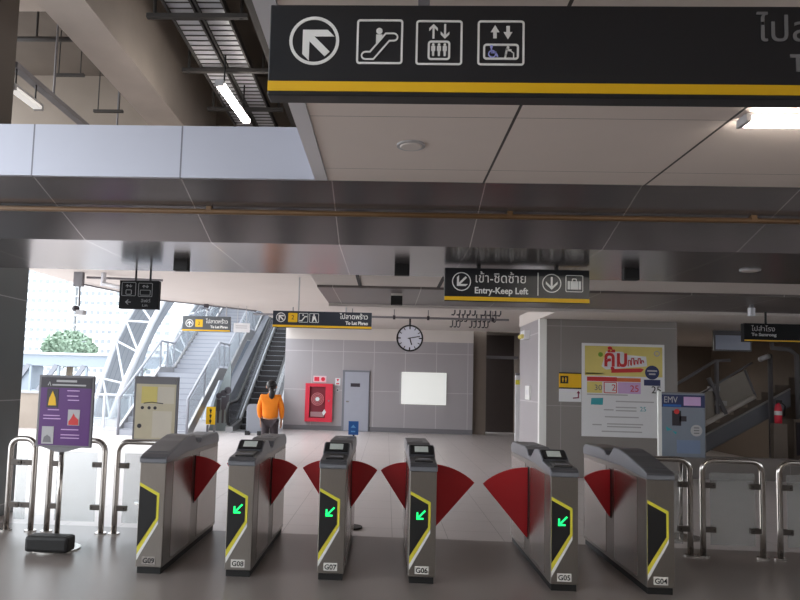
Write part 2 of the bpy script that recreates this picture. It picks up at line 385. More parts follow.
def make_gate(label, number, x, y, exit_type, left, right, plate_plain=False):
    t = thing('fare_gate', label, 'ticket gate', (x, y, 0), 'fare gates in a row')
    L, R = x, x + GW
    MB().box(L + 0.012, R - 0.012, y + 0.015, y + 1.76, 0, 0.06).build('plinth', M_blackm, t)
    MB().prism([(y, 0.055), (y, 0.92), (y + 0.3, 0.935), (y + 0.6, 0.96), (y + 1.1, 0.955), (y + 1.78, 0.95), (y + 1.78, 0.055)], 'X', L, R).build('cabinet', M_steel, t, bevel=0.006)
    for sx in (L, R):   # raised service doors along each side
        pass
    for k, sx in ((-1, L), (1, R)):
        MB().box(sx - 0.004 if k < 0 else sx - 0.001, sx + 0.001 if k < 0 else sx + 0.004, y + 0.2, y + 0.78, 0.09, 0.915).build('side_panel', M_steels, t)
        MB().box(sx - 0.004 if k < 0 else sx - 0.001, sx + 0.001 if k < 0 else sx + 0.004, y + 1.02, y + 1.74, 0.09, 0.915).build('side_panel', M_steels, t)
    MB().prism([(y + p[0], p[1]) for p in gate_cover(exit_type)], 'X', L - 0.005, R + 0.005).build('top_cover', M_coverlit, t, bevel=0.008)
    tp = gate_cover(exit_type)[1:-5]
    MB().prism([(y + p[0], p[1] + 0.003) for p in tp] + [(y + p[0], p[1] - 0.012) for p in tp[::-1]], 'X', L + 0.004, R - 0.004).build('top_skin', M_cover, t)  # dark top sheet, leaves the painted light tone on the sides only
    if not exit_type:
        # reader pad, screen housing and lcd, each lying on the sloped cover
        d = (0.11, 0.064); l = math.hypot(*d); ux, uz = d[0] / l, d[1] / l; nx, nz = -uz, ux
        q = lambda a, b: (y + 0.31 + ux * a + nx * b, 1.028 + uz * a + nz * b)
        MB().prism([q(0.0, 0), q(0.128, 0), q(0.128, 0.01), q(0.0, 0.01)], 'X', L + 0.012, R - 0.012).build('screen_bezel', M_black, t)
        MB().prism([q(0.026, 0.009), q(0.108, 0.009), q(0.108, 0.013), q(0.026, 0.013)], 'X', L + 0.05, R - 0.055).build('screen', M_lcd, t)
        MB().prism([(y + 0.06, 0.985), (y + 0.27, 1.007), (y + 0.265, 1.022), (y + 0.06, 1.003)], 'X', L + 0.04, R - 0.03).build('card_reader', M_black, t, bevel=0.004)
        MB().box(L + 0.07, R - 0.05, y + 0.11, y + 0.13, 1.0, 1.016).build('reader_slot', M_grey, t)
        MB().box(L + 0.06, L + 0.16, y + 1.15, y + 1.28, 1.06, 1.078).build('rear_reader', M_grey, t)
    else:
        MB().prism([(y + 0.1, 0.998), (y + 0.6, 1.093), (y + 0.6, 1.103), (y + 0.1, 1.008)], 'X', L + 0.02, R - 0.02).build('sloped_lid', M_cover, t)
    yf = y - 0.004
    A, B, C, D = (L + 0.008, 0.755), (L + 0.178, 0.668), (L + 0.178, 0.452), (L + 0.008, 0.158)
    MB().flat([A, B, C, D], yf, 0.005).build('panel_edge', M_lime, t)
    MB().flat([(L + 0.008, 0.728), (L + 0.157, 0.65), (L + 0.157, 0.462), (L + 0.008, 0.222)], yf - 0.003, 0.004).build('display_panel', M_blackm, t)
    MB().flat([(L + 0.178, 0.446), (L + 0.178, 0.415), (L + 0.008, 0.11), (L + 0.008, 0.158)], yf, 0.005).build('bright_chamfer', M_white, t)
    if not exit_type:
        cx, cz, w, yy = L + 0.098, 0.562, 0.014, yf - 0.006
        a = MB().line([(cx + 0.03, cz + 0.032), (cx - 0.022, cz - 0.022)], w, yy)
        a.line([(cx - 0.03, cz + 0.014), (cx - 0.03, cz - 0.03), (cx + 0.014, cz - 0.03)], w, yy).build('green_arrow', M_green, t)
    pm = M_steels if plate_plain else M_plate
    pl = MB().box(L + 0.055, L + 0.17, y - 0.004, y + 0.001, 0.08, 0.143).build('number_plate', pm, t)
    text(number, 0.058, L + 0.1125, y - 0.0045, 0.091, M_ink, pl, 'number', 'CENTER', 0.001)
    yfl = y + 0.9
    for side, spec in ((-1, left), (1, right)):
        if not spec: continue
        R_, ang, tz = spec; sx = L if side < 0 else R
        MB().prism([(sx + side * p[0], p[1]) for p in sector(R_, ang, tz)], 'Y', yfl - 0.011, yfl + 0.011).build('flap', M_red, t, bevel=0.003)
        MB().box(sx - 0.006, sx + 0.006, yfl - 0.03, yfl + 0.03, tz - R_ - 0.02, tz + 0.01).build('flap_slot', M_black, t)
    return t
NAR = (0.43, 36, 0.89); WID = (0.645, 42, 0.885)
make_gate('stainless fare gate G09 at the left end, dark unlit panel and red flap', 'G09', -2.075, 5.79, True, None, NAR, True)
make_gate('stainless fare gate G08 with green arrow, second from left, one aisle from the unlit end', 'G08', -1.322, 5.805, False, (0.43, 31, 0.89), NAR)
make_gate('stainless fare gate G07 with green arrow and tiny blue sign rising behind it', 'G07', -0.545, 5.815, False, NAR, NAR)
make_gate('stainless fare gate G06 with green arrow and a wide red flap on its right', 'G06', 0.215, 5.82, False, NAR, WID)
make_gate('stainless fare gate G05 with green arrow and a wide red flap on its left', 'G05', 1.372, 5.77, False, WID, NAR)
make_gate('stainless fare gate G04 at the right end with dark unlit panel', 'G04', 2.15, 5.78, True, NAR, None)

# ================================================================== BARRIERS
def barrier(x0, x1, y, label, top=0.96):
    t = thing('barrier', label, 'barrier', ((x0 + x1) / 2, y, 0), 'steel tube barriers with glass infill')
    r, c = 0.029, min(0.11, (x1 - x0) * 0.38)
    P = [(x0, y, 0.01)]
    P += [(x0, y, 0.3), (x0, y, top - c)]
    for i in range(1, 7):
        a = PI / 2 * i / 6; P.append((x0 + c - c * math.cos(a), y, top - c + c * math.sin(a)))
    for i in range(0, 7):
        a = PI / 2 * i / 6; P.append((x1 - c + c * math.sin(a), y, top - c + c * math.cos(a)))
    P += [(x1, y, 0.3), (x1, y, 0.01)]
    MB().tube(P, r, 14).build('tube_frame', M_tube, t, True)
    g = 0.075
    if x1 - x0 > 0.25:
        gl = MB().box(x0 + g, x1 - g, y - 0.006, y + 0.006, 0.12, 0.84).build('glass_panel', M_glass, t)
        for sx, k in ((x0, 1), (x1, -1)):
            for z in (0.27, 0.71):
                a, b = sorted((sx + k * 0.015, sx + k * 0.125))
                cl = MB().box(a, b, y - 0.02, y + 0.02, z - 0.028, z + 0.028).build('clamp', mat('dark_steel_clamp', rgb(92, 86, 82), 0.35, 0.7, noise=0.08), t, bevel=0.004)
                MB().tube([(sx + k * 0.1, y - 0.024, z), (sx + k * 0.1, y - 0.019, z)], 0.008, 8).build('screw', M_blackm, cl)
    for sx in (x0, x1):
        MB().tube([(sx, y, 0), (sx, y, 0.014)], 0.06, 20).build('base_flange', M_tube, t)
barrier(-3.965, -3.70, 7.16, 'narrow steel tube barrier beside the dark column, left of the purple poster stand')
barrier(-3.53, -2.95, 7.16, 'steel tube barrier with glass behind the purple poster stand')
barrier(-2.81, -2.14, 7.16, 'steel tube barrier with glass under the beige poster, left of gate G09')
barrier(2.46, 3.10, 7.16, 'steel tube barrier with glass under the blue poster, right of gate G04')
barrier(3.225, 3.815, 7.16, 'steel tube barrier with brown-tinted glass, whole in view at right')
barrier(3.985, 4.62, 7.16, 'steel tube barrier cut by the right edge of the photo')

# ================================================================== POSTER STANDS
t = thing('poster_stand', 'purple poster in a grey frame on a steel pole with round base', 'poster stand', (-3.1, 6.5, 0))
MB().tube([(-3.1, 6.5, 0), (-3.1, 6.5, 0.012)], 0.22, 36).build('base', M_tube, t)
MB().tube([(-3.1, 6.5, 0.01), (-3.1, 6.5, 0.96)], 0.024, 14).build('pole', M_tube, t, True)
X0, X1, Z0, Z1, Y = -3.345, -2.805, 0.955, 1.64, 6.46
MB().flat([(X0 + 0.06, Z0), (X1 - 0.1, Z0), (X1 - 0.25, Z0 - 0.045), (X0 + 0.2, Z0 - 0.045)], Y + 0.005, 0.05).build('bracket', M_grey, t)
fr = MB().box(X0, X1, Y, Y + 0.035, Z0, Z1).build('frame', M_grey, t, bevel=0.006)
po = MB().box(X0 + 0.025, X1 - 0.02, Y - 0.004, Y + 0.002, Z0 + 0.02, Z1 - 0.02).build('poster', M_purple, t)
y = Y - 0.007
MB().box(X0 + 0.025, X1 - 0.02, y + 0.001, Y, Z1 - 0.12, Z1 - 0.02).build('header', M_dark, po)
b = MB()
b.line([(-3.25, 1.545), (-3.235, 1.575), (-3.225, 1.54)], 0.008, y - 0.002, 0.002)
b.box(-3.17, -2.97, y - 0.002, y, 1.575, 1.595); b.box(-3.21, -2.88, y - 0.002, y, 1.54, 1.555)
b.build('heading_lines', M_lgrey, po)
MB().box(-3.255, -3.145, y - 0.001, Y, 1.33, 1.51).build('picture', M_dark, po)
MB().flat([(-3.24, 1.35), (-3.16, 1.35), (-3.17, 1.42), (-3.2, 1.49), (-3.23, 1.42)], y - 0.004, 0.003).build('figure', M_yellow, po)
MB().box(-3.04, -2.925, y - 0.001, Y, 1.165, 1.315).build('picture', M_lgrey, po)
MB().flat([(-3.03, 1.17), (-2.935, 1.17), (-2.935, 1.22), (-2.97, 1.25), (-2.985, 1.28), (-3.0, 1.245), (-3.03, 1.2)], y - 0.004, 0.003).build('figure', M_pinkred, po)
MB().box(-3.285, -3.17, y - 0.001, Y, 0.985, 1.15).build('picture', M_lgrey, po)
MB().flat([(-3.27, 1.0), (-3.19, 1.0), (-3.2, 1.05), (-3.23, 1.07), (-3.26, 1.05)], y - 0.004, 0.003).build('figure', M_grey, po)
b = MB()
for (a, c2, z) in ((-3.06, -2.94, 1.49), (-3.06, -2.95, 1.44), (-3.05, -2.94, 1.40), (-3.24, -3.13, 1.305), (-3.28, -3.12, 1.25), (-3.28, -3.11, 1.22), (-3.1, -2.93, 1.12), (-3.1, -2.92, 1.07), (-3.1, -2.92, 1.04)):
    MB().box(a, c2, y - 0.001, y + 0.002, z, z + 0.009).build('caption_line', M_pink, po)
o = tag(centre(MB().box(-3.29, -2.88, 6.26, 6.44, 0.013, 0.16).build('sandbag', M_blackm, None, bevel=0.03)), 'black weight bag lying on the base of the purple poster stand', 'weight bag')

t = thing('poster_stand', 'beige menu poster in a grey frame standing behind the left barriers', 'poster stand', (-3.05, 9.0, 0))
MB().tube([(-3.05, 9.0, 0), (-3.05, 9.0, 0.014), (-3.05, 9.0, 0.03)], [0.22, 0.22, 0.1], 30).build('base', M_tube, t)
MB().tube([(-3.05, 9.0, 0.02), (-3.05, 9.0, 0.85)], 0.024, 12).build('pole', M_tube, t, True)
MB().box(-3.345, -2.75, 8.96, 9.0, 0.8, 1.655).build('frame', M_grey, t, bevel=0.008)
po = MB().box(-3.315, -2.78, 8.955, 8.965, 0.83, 1.63).build('poster', M_beige, t)
MB().box(-3.315, -2.78, 8.952, 8.956, 1.555, 1.63).build('header', M_grey, po)
MB().box(-3.24, -3.03, 8.952, 8.956, 1.3, 1.52).build('photo_panel', M_cream, po)
MB().box(-3.02, -2.8, 8.952, 8.956, 1.3, 1.52).build('photo_panel', M_pale, po)
MB().box(-3.08, -2.82, 8.952, 8.956, 0.85, 1.2).build('photo_panel', M_pale, po)
b = MB()
for x in (-3.22, -3.13, -3.05): b.disc(x, 1.24, 0.022, 8.95, 0.004, 14)
b.line([(-3.2, 1.3), (-3.1, 1.315), (-2.95, 1.3)], 0.012, 8.95); b.disc(-3.25, 1.0, 0.03, 8.95, 0.004, 10)
b.build('dark_motifs', M_dark, po)

t = thing('poster_stand', 'blue-grey poster in a white-edged frame behind the right barriers, in front of the grey wall', 'poster stand', (3.375, 8.0, 0))
MB().tube([(3.375, 8.03, 0), (3.375, 8.03, 0.014), (3.375, 8.03, 0.03)], [0.22, 0.22, 0.1], 30).build('base', M_tube, t)
MB().tube([(3.375, 8.03, 0.02), (3.375, 8.03, 0.95)], 0.022, 12).build('pole', M_tube, t, True)
MB().box(3.11, 3.64, 7.98, 8.02, 0.895, 1.64).build('frame', M_grey, t, bevel=0.006)
MB().box(3.105, 3.145, 7.972, 8.0, 0.895, 1.645).build('frame_edge', M_white, t)
po = MB().box(3.145, 3.625, 7.972, 7.98, 0.91, 1.625).build('poster', M_bluep, t)
MB().box(3.145, 3.625, 7.968, 7.973, 1.47, 1.61).build('header', M_pnavy, po)
MB().box(3.16, 3.36, 7.966, 7.969, 1.475, 1.5).build('header_band', M_blue, po)
text('EMV', 0.1, 3.165, 7.966, 1.52, M_lgrey, po, 'lettering', fit=0.15)
MB().box(3.39, 3.58, 7.966, 7.969, 1.49, 1.59).build('lilac_badge', M_pink, po)
b = MB(); b.box(3.26, 3.36, 7.968, 7.973, 1.26, 1.43); b.box(3.34, 3.42, 7.968, 7.973, 1.31, 1.37); b.build('dark_device', M_dark, po)
MB().disc(3.31, 1.42, 0.03, 7.965, 0.003, 16).build('red_spot', M_pinkred, po)
MB().disc(3.53, 1.21, 0.065, 7.967, 0.005, 24).build('round_badge', M_lgrey, po)
b = MB()
for z in (1.235, 1.205, 1.175): b.box(3.5, 3.56, 7.965, 7.968, z, z + 0.012)
b.build('badge_lines', M_grey, po)
b = MB(); b.flat([(3.19, 1.25), (3.26, 1.21), (3.2, 1.2)], 7.967, 0.004); b.flat([(3.26, 1.2), (3.31, 1.19), (3.3, 1.16)], 7.967, 0.004); b.build('teal_motif', M_pteal, po)
MB().box(3.31, 3.57, 7.967, 7.973, 0.95, 1.1).build('text_block', mat('soft_blue_block', rgb(122, 138, 168), 0.5, noise=0.05), po)

t = thing('desk_sign', 'tiny blue sign on a short stem rising behind gate G07', 'sign', (-0.365, 7.9, 0), None)
MB().tube([(-0.365, 7.9, 0), (-0.365, 7.9, 0.02)], 0.13, 20).build('base', M_blackm, t)
MB().tube([(-0.365, 7.9, 0.02), (-0.365, 7.9, 1.06)], 0.012, 8).build('stem', M_black, t)
pn = MB().box(-0.425, -0.31, 7.885, 7.9, 1.05, 1.205).build('panel', M_blue, t)
b = MB(); b.flat([(-0.4, 1.13), (-0.37, 1.165), (-0.34, 1.13)], 7.882, 0.004); b.box(-0.395, -0.345, 7.882, 7.886, 1.08, 1.095); b.build('pale_motif', mat('pale_blue', rgb(110, 170, 220), 0.5, noise=0.02), pn)

# ================================================================== HANGING SIGNS
def arrow(b, x, z, ang, l, w, hw, y):
    """arrow pointing along ang (degrees): one shaft and two barbs, one outline"""
    c, s = math.cos(math.radians(ang)), math.sin(math.radians(ang))
    R = lambda p: (x + c * p[0] - s * p[1], z + s * p[0] + c * p[1])
    h, q = w / 2, w * 1.414
    P = [(l, 0), (l - hw, hw), (l - hw - q, hw), (l - q - h, h), (-l, h), (-l, -h), (l - q - h, -h), (l - hw - q, -hw), (l - hw, -hw)]
    b.flat([R(p) for p in P], y)

def stroke(pts, hw, n=6):
    """outline of a fat polyline with round ends"""
    L, Rr = [], []
    m = len(pts)
    for i, p in enumerate(pts):
        a = pts[max(i - 1, 0)]; c = pts[min(i + 1, m - 1)]
        def nrm(u, v):
            dx, dz = v[0] - u[0], v[1] - u[1]; l = math.hypot(dx, dz) or 1; return (-dz / l, dx / l)
        if i == 0: nn = nrm(p, c); k = 1
        elif i == m - 1: nn = nrm(a, p); k = 1
        else:
            n1, n2 = nrm(a, p), nrm(p, c); nn = ((n1[0] + n2[0]), (n1[1] + n2[1])); l = math.hypot(*nn); nn = (nn[0] / l, nn[1] / l); k = 1 / (nn[0] * n1[0] + nn[1] * n1[1])
        L.append((p[0] + nn[0] * hw * k, p[1] + nn[1] * hw * k)); Rr.append((p[0] - nn[0] * hw * k, p[1] - nn[1] * hw * k))
    def cap(c, frm):
        a0 = math.atan2(frm[1] - c[1], frm[0] - c[0]); return [(c[0] + hw * math.cos(a0 - PI * t / n), c[1] + hw * math.sin(a0 - PI * t / n)) for t in range(1, n)]
    return L + cap(pts[-1], L[-1]) + Rr[::-1] + cap(pts[0], Rr[0])

def figure(b, x, z, h, y, w=None):
    """standing pictogram person, feet at z"""
    w = w or h * 0.3
    b.disc(x, z + h * 0.9, h * 0.1, y, 0.003, 14)
    b.flat([(x - w / 2, z + h * 0.78), (x + w / 2, z + h * 0.78), (x + w / 2, z + h * 0.4), (x + w * 0.3, z + h * 0.4), (x + w * 0.25, z), (x - w * 0.25, z), (x - w * 0.3, z + h * 0.4), (x - w / 2, z + h * 0.4)], y)

def sign_box(t, x0, x1, y, z0, z1, stripe, m=M_sign, depth=0.09, sm=M_yellow):
    bx = MB().box(x0, x1, y, y + depth, z0, z1).build('sign_box', m, t, bevel=0.004)
    if stripe: MB().box(x0, x1, y - 0.003, y + 0.001, stripe[0], stripe[1]).build('stripe', sm, t)
    return bx

# --- big sign close to the camera
t = thing('hanging_sign', 'large black overhead sign with four white pictograms and yellow stripe, nearest', 'sign', (0.9, 2.3, 2.64))
Y = 2.3
sign_box(t, -0.442, 2.3, Y, 2.645, 2.975, (2.66, 2.695), depth=0.07)
for x in (0.1, 1.6): MB().box(x - 0.02, x + 0.02, Y + 0.02, Y + 0.06, 2.97, 3.08).build('hanger', M_grey, t)
y = Y - 0.003
b = MB(); b.ring(-0.283, 2.842, 0.088, 0.011, y); arrow(b, -0.28, 2.838, 135, 0.062, 0.024, 0.062, y); b.build('arrow_pictogram', M_white, t)
def pbox(b, cx, cz, h=0.081, w=0.007): b.rrect(cx - h, cx + h, cz - h, cz + h, 0.012, w, y)
b = MB(); pbox(b, -0.053, 2.84)
ep = [(-0.102, 2.79), (-0.08, 2.79), (-0.026, 2.857), (-0.004, 2.857)]
b.annulus(stroke(ep, 0.016), stroke(ep, 0.0105), y, 0.003)
b.disc(-0.055, 2.879, 0.011, y, 0.003, 16); b.flat([(-0.066, 2.866), (-0.044, 2.866), (-0.044, 2.86), (-0.066, 2.834)], y)
b.build('escalator_pictogram', M_white, t)
b = MB(); pbox(b, 0.154, 2.838)
b.rrect(0.115, 0.193, 2.775, 2.845, 0.012, 0.007, y)
for k in (-1, 0, 1): figure(b, 0.154 + k * 0.02, 2.79, 0.046, y, 0.014)
arrow(b, 0.134, 2.879, 90, 0.026, 0.007, 0.015, y); arrow(b, 0.174, 2.879, -90, 0.026, 0.007, 0.015, y)
b.build('lift_pictogram', M_white, t)
b = MB(); pbox(b, 0.368, 2.838)
b.rrect(0.307, 0.43, 2.778, 2.835, 0.012, 0.007, y)
for (x, d) in ((0.347, 1), (0.392, -1)):
    b.flat([(x + p, 2.877 + d * q) for p, q in ((-0.006, -0.022), (0.006, -0.022), (0.006, 0), (0.015, 0), (0, 0.025), (-0.015, 0), (-0.006, 0))], y)
b.disc(0.392, 2.822, 0.005, y, 0.003, 12); b.line([(0.401, 2.812), (0.388, 2.814), (0.385, 2.796), (0.383, 2.786)], 0.007, y); b.line([(0.412, 2.786), (0.412, 2.802), (0.405, 2.807)], 0.003, y)
b.build('accessible_lift_pictogram', M_white, t)
b = MB(); b.ring(0.338, 2.798, 0.014, 0.004, y - 0.001, 0.003, 20); b.disc(0.335, 2.824, 0.005, y - 0.001, 0.003, 12); b.line([(0.335, 2.817), (0.336, 2.803), (0.35, 2.803), (0.356, 2.79)], 0.005, y - 0.001)
b.build('wheelchair_pictogram', M_lav, t)
text('ไปลาดพร้าว', 0.125, 1.236, y, 2.85, M_whited, t, 'thai_lettering')
text('To Lat Phrao', 0.082, 1.345, y, 2.745, M_whited, t, 'english_lettering', bold=0.002)

# --- entry sign over the aisles
t = thing('hanging_sign', 'black overhead sign reading Entry-Keep Left above the gates', 'sign', (1.215, 6.5, 2.45))
Y = 6.5; y = Y - 0.003
sign_box(t, 0.532, 1.9, Y, 2.45, 2.772, (2.458, 2.496), depth=0.1)
for x in (0.86, 1.6): MB().tube([(x, Y + 0.05, 2.77), (x, Y + 0.05, 2.8)], 0.02, 10).build('hanger', M_blackm, t)
b = MB(); b.ring(0.692, 2.64, 0.09, 0.009, y); arrow(b, 0.692, 2.64, 225, 0.062, 0.02, 0.06, y); b.build('arrow_pictogram', M_white, t)
text('เข้า-ชิดซ้าย', 0.125, 0.815, y, 2.635, M_white, t, 'thai_lettering', fit=0.475)
text('Entry-Keep Left', 0.085, 0.815, y, 2.53, M_white, t, 'english_lettering', fit=0.505, bold=0.002)
MB().box(1.412, 1.42, y, Y, 2.52, 2.74).build('divider', M_white, t)
b = MB(); b.ring(1.545, 2.64, 0.09, 0.009, y); arrow(b, 1.545, 2.64, 270, 0.062, 0.018, 0.055, y); b.build('down_arrow_pictogram', M_white, t)
b = MB(); b.rrect(1.675, 1.84, 2.56, 2.722, 0.014, 0.007, y)
b.box(1.695, 1.717, y, y + 0.003, 2.585, 2.665); b.box(1.722, 1.793, y, y + 0.003, 2.585, 2.665); b.box(1.798, 1.82, y, y + 0.003, 2.585, 2.665); b.rrect(1.735, 1.78, 2.655, 2.69, 0.01, 0.008, y)
b.build('luggage_pictogram', M_white, t)

# --- small dark sign with its back to daylight
t = thing('hanging_sign', 'small black sign with lift symbols hung on two rods at left', 'sign', (-2.68, 7.1, 2.37))
Y = 7.14; y = Y - 0.003
sign_box(t, -2.885, -2.46, Y, 2.37, 2.675, None, mat('dull_black_sign_face', rgb(26, 26, 28), 0.7, noise=0.03, spec=0.2), depth=0.08)
for x in (-2.745, -2.585): MB().tube([(x, Y + 0.09, 2.62), (x, Y + 0.09, 2.8)], 0.012, 8).build('hanger', M_blackm, t)
b = MB(); b.rrect(-2.86, -2.705, 2.505, 2.655, 0.012, 0.006, y); b.rrect(-2.815, -2.75, 2.52, 2.575, 0.01, 0.007, y); arrow(b, -2.8, 2.615, 90, 0.018, 0.007, 0.016, y); arrow(b, -2.765, 2.615, -90, 0.018, 0.007, 0.016, y)
b.build('lift_pictogram', M_whited, t)
b = MB(); b.rrect(-2.68, -2.525, 2.5, 2.65, 0.012, 0.006, y); b.rrect(-2.66, -2.545, 2.515, 2.575, 0.01, 0.006, y); arrow(b, -2.62, 2.612, 90, 0.018, 0.007, 0.016, y); arrow(b, -2.585, 2.612, -90, 0.018, 0.007, 0.016, y)
b.build('accessible_lift_pictogram', M_whited, t)
b = MB(); arrow(b, -2.785, 2.44, 180, 0.03, 0.009, 0.026, y); b.build('left_arrow', M_whited, t)
text('ลิฟต์', 0.05, -2.645, y, 2.44, M_whited, t, 'thai_lettering', fit=0.1)
text('Lift', 0.035, -2.63, y, 2.395, M_whited, t, 'english_lettering', fit=0.06)

# --- sign over the escalator
t = thing('hanging_sign', 'navy sign reading To Lat Phrao over the escalator, beside the clock', 'sign', (-1.17, 12, 2.59))
Y = 12.0; y = Y - 0.003
sign_box(t, -2.05, -0.29, Y, 2.59, 2.885, (2.597, 2.635), M_signb)
for x in (-1.6, -0.75): MB().tube([(x, Y + 0.05, 2.88), (x, Y + 0.05, 3.5)], 0.014, 8).build('hanger', M_lgrey, t)
b = MB(); b.ring(-1.905, 2.768, 0.085, 0.014, y); arrow(b, -1.905, 2.768, 135, 0.06, 0.024, 0.058, y); b.build('arrow_pictogram', M_white, t)
q = MB().flat(rr_pts(-1.775, -1.61, 2.685, 2.85, 0.012), y).build('line_square', M_yellow, t)
text('2', 0.11, -1.692, y - 0.001, 2.735, M_ink, q, 'numeral', 'CENTER')
b = MB(); b.rrect(-1.585, -1.42, 2.685, 2.85, 0.012, 0.008, y); b.line([(-1.56, 2.715), (-1.53, 2.715), (-1.475, 2.79), (-1.445, 2.79)], 0.02, y); b.disc(-1.51, 2.815, 0.015, y, 0.003, 12); b.build('escalator_pictogram', M_white, t)
b = MB(); b.rrect(-1.395, -1.23, 2.685, 2.85, 0.012, 0.008, y); b.disc(-1.315, 2.82, 0.016, y, 0.003, 12); b.flat([(-1.35, 2.7), (-1.33, 2.7), (-1.305, 2.75), (-1.28, 2.7), (-1.26, 2.7), (-1.29, 2.8), (-1.34, 2.8)], y); b.build('stairs_pictogram', M_white, t)
text('ไปลาดพร้าว', 0.12, -0.855, y, 2.765, M_white, t, 'thai_lettering', fit=0.5, bold=0.002)
text('To Lat Phrao', 0.08, -0.75, y, 2.665, M_white, t, 'english_lettering', fit=0.4, bold=0.004)

t = thing('hanging_sign', 'grey sign reading To Lat Phrao over the left staircase', 'sign', (-4.6, 17, 2.84))
Y = 17.0; y = Y - 0.003
sign_box(t, -5.2, -3.98, Y, 2.83, 3.215, (2.838, 2.872), mat('grey_green_sign_face', rgb(84, 88, 92), 0.4, noise=0.03))
for x in (-4.6, -4.1): MB().tube([(x, Y + 0.05, 3.21), (x, Y + 0.05, 3.52)], 0.014, 8).build('hanger', M_lgrey, t)
b = MB(); b.ring(-5.02, 3.03, 0.1, 0.018, y); arrow(b, -5.02, 3.03, 90, 0.065, 0.025, 0.06, y); b.build('arrow_pictogram', M_white, t)
q = MB().flat(rr_pts(-4.87, -4.68, 2.94, 3.13, 0.012), y).build('line_square', M_yellow, t)
text('2', 0.12, -4.775, y - 0.001, 2.99, M_ink, q, 'numeral', 'CENTER')
text('ไปลาดพร้าว', 0.14, -4.6, y, 3.04, M_white, t, 'thai_lettering', fit=0.56, bold=0.002)
text('To Lat Phrao', 0.085, -4.48, y, 2.92, M_white, t, 'english_lettering', fit=0.45, bold=0.004)
t = thing('notice_board', 'small pale notice hung right of the grey staircase sign', 'sign', (-3.68, 17, 2.83))
MB().box(-3.89, -3.48, 17, 17.03, 2.83, 3.06).build('panel', M_paper, t)
for x in (-3.8, -3.58): MB().tube([(x, 17.015, 3.06), (x, 17.015, 3.52)], 0.008, 6).build('hanger', M_lgrey, t)
b = MB()
for z in (2.98, 2.93): b.box(-3.84, -3.54, 16.996, 17.0, z, z + 0.018)
b.build('text_lines', M_lgrey, t)

t = thing('hanging_sign', 'black sign reading To Samrong at the right edge', 'sign', (5.8, 10, 2.4))
Y = 10.0; y = Y - 0.003
sign_box(t, 5.12, 6.9, Y, 2.39, 2.655, (2.40, 2.418), MATS['dull_black_sign_face'], depth=0.1)
for x in (5.45, 6.4): MB().tube([(x, Y + 0.05, 2.65), (x, Y + 0.05, 2.83)], 0.016, 8).build('hanger', M_blackm, t)
text('ไปสำโรง', 0.1, 5.22, y, 2.545, M_lgrey, t, 'thai_lettering', fit=0.33)
text('To Samrong', 0.06, 5.22, y, 2.475, M_lgrey, t, 'english_lettering', fit=0.35, bold=0.002)

# ================================================================== WALL THINGS
t = thing('clock', 'round white wall-style clock with black rim hanging under a pipe', 'clock', (0.55, 17, 2.78))
cx, cz, Y = 0.55, 2.785, 17.0
b = MB(); b.ring(cx, cz, 0.335, 0.04, Y - 0.02, 0.1); b.build('rim', M_black, t)
MB().disc(cx, cz, 0.3, Y, 0.07, 40).build('dial', mat('pale_blue_dial', rgb(214, 216, 228), 0.4, noise=0.02), t)
for k in range(12):
    a = PI / 6 * k; s_, c_ = math.sin(a), math.cos(a); MB().line([(cx + s_ * 0.24, cz + c_ * 0.24), (cx + s_ * 0.28, cz + c_ * 0.28)], 0.02 if k % 3 else 0.03, Y - 0.004).build('hour_mark', M_ink, t)
MB().line([(cx, cz), (cx + 0.045, cz - 0.15)], 0.03, Y - 0.008).build('hour_hand', M_ink, t)
MB().line([(cx - 0.04, cz - 0.006), (cx + 0.24, cz + 0.05)], 0.022, Y - 0.012).build('minute_hand', M_ink, t)
MB().tube([(cx, Y + 0.03, cz + 0.33), (cx, Y + 0.03, 3.272)], 0.025, 10).build('hanger', M_black, t)
t = thing('pipe', 'thin grey pipe running under the white ceiling above the clock', 'pipe', (1.5, 17.03, 3.29))
MB().tube([(-3.4, 17.03, 3.3), (3.0, 17.03, 3.3)], 0.028, 10).build('run', M_grey, t, True)
for x in (-2.4, -0.9, 0.15, 1.0, 2.6):
    MB().tube([(x - 0.03, 17.03, 3.3), (x + 0.03, 17.03, 3.3)], 0.055, 10).build('clip', M_dark, t)
    MB().tube([(x, 17.03, 3.32), (x, 17.03, 3.5)], 0.012, 6).build('hanger', M_grey, t)

# door in the far wall
d = MB().box(-1.50, -0.57, 23.24, 23.3, 0.0, 2.06).build('door_1', M_greyp); struct(d, 'blue-grey steel door in the far wall')
MB().box(-1.42, -0.6, 23.22, 23.245, 0.02, 2.0).build('door_leaf', M_door, d)
MB().box(-1.22, -0.9, 23.21, 23.222, 1.5, 1.62).build('door_plate', M_dark, d)
MB().tube([(-1.36, 23.2, 1.0), (-1.26, 23.2, 1.0)], 0.02, 8).build('door_handle', M_tube, d)

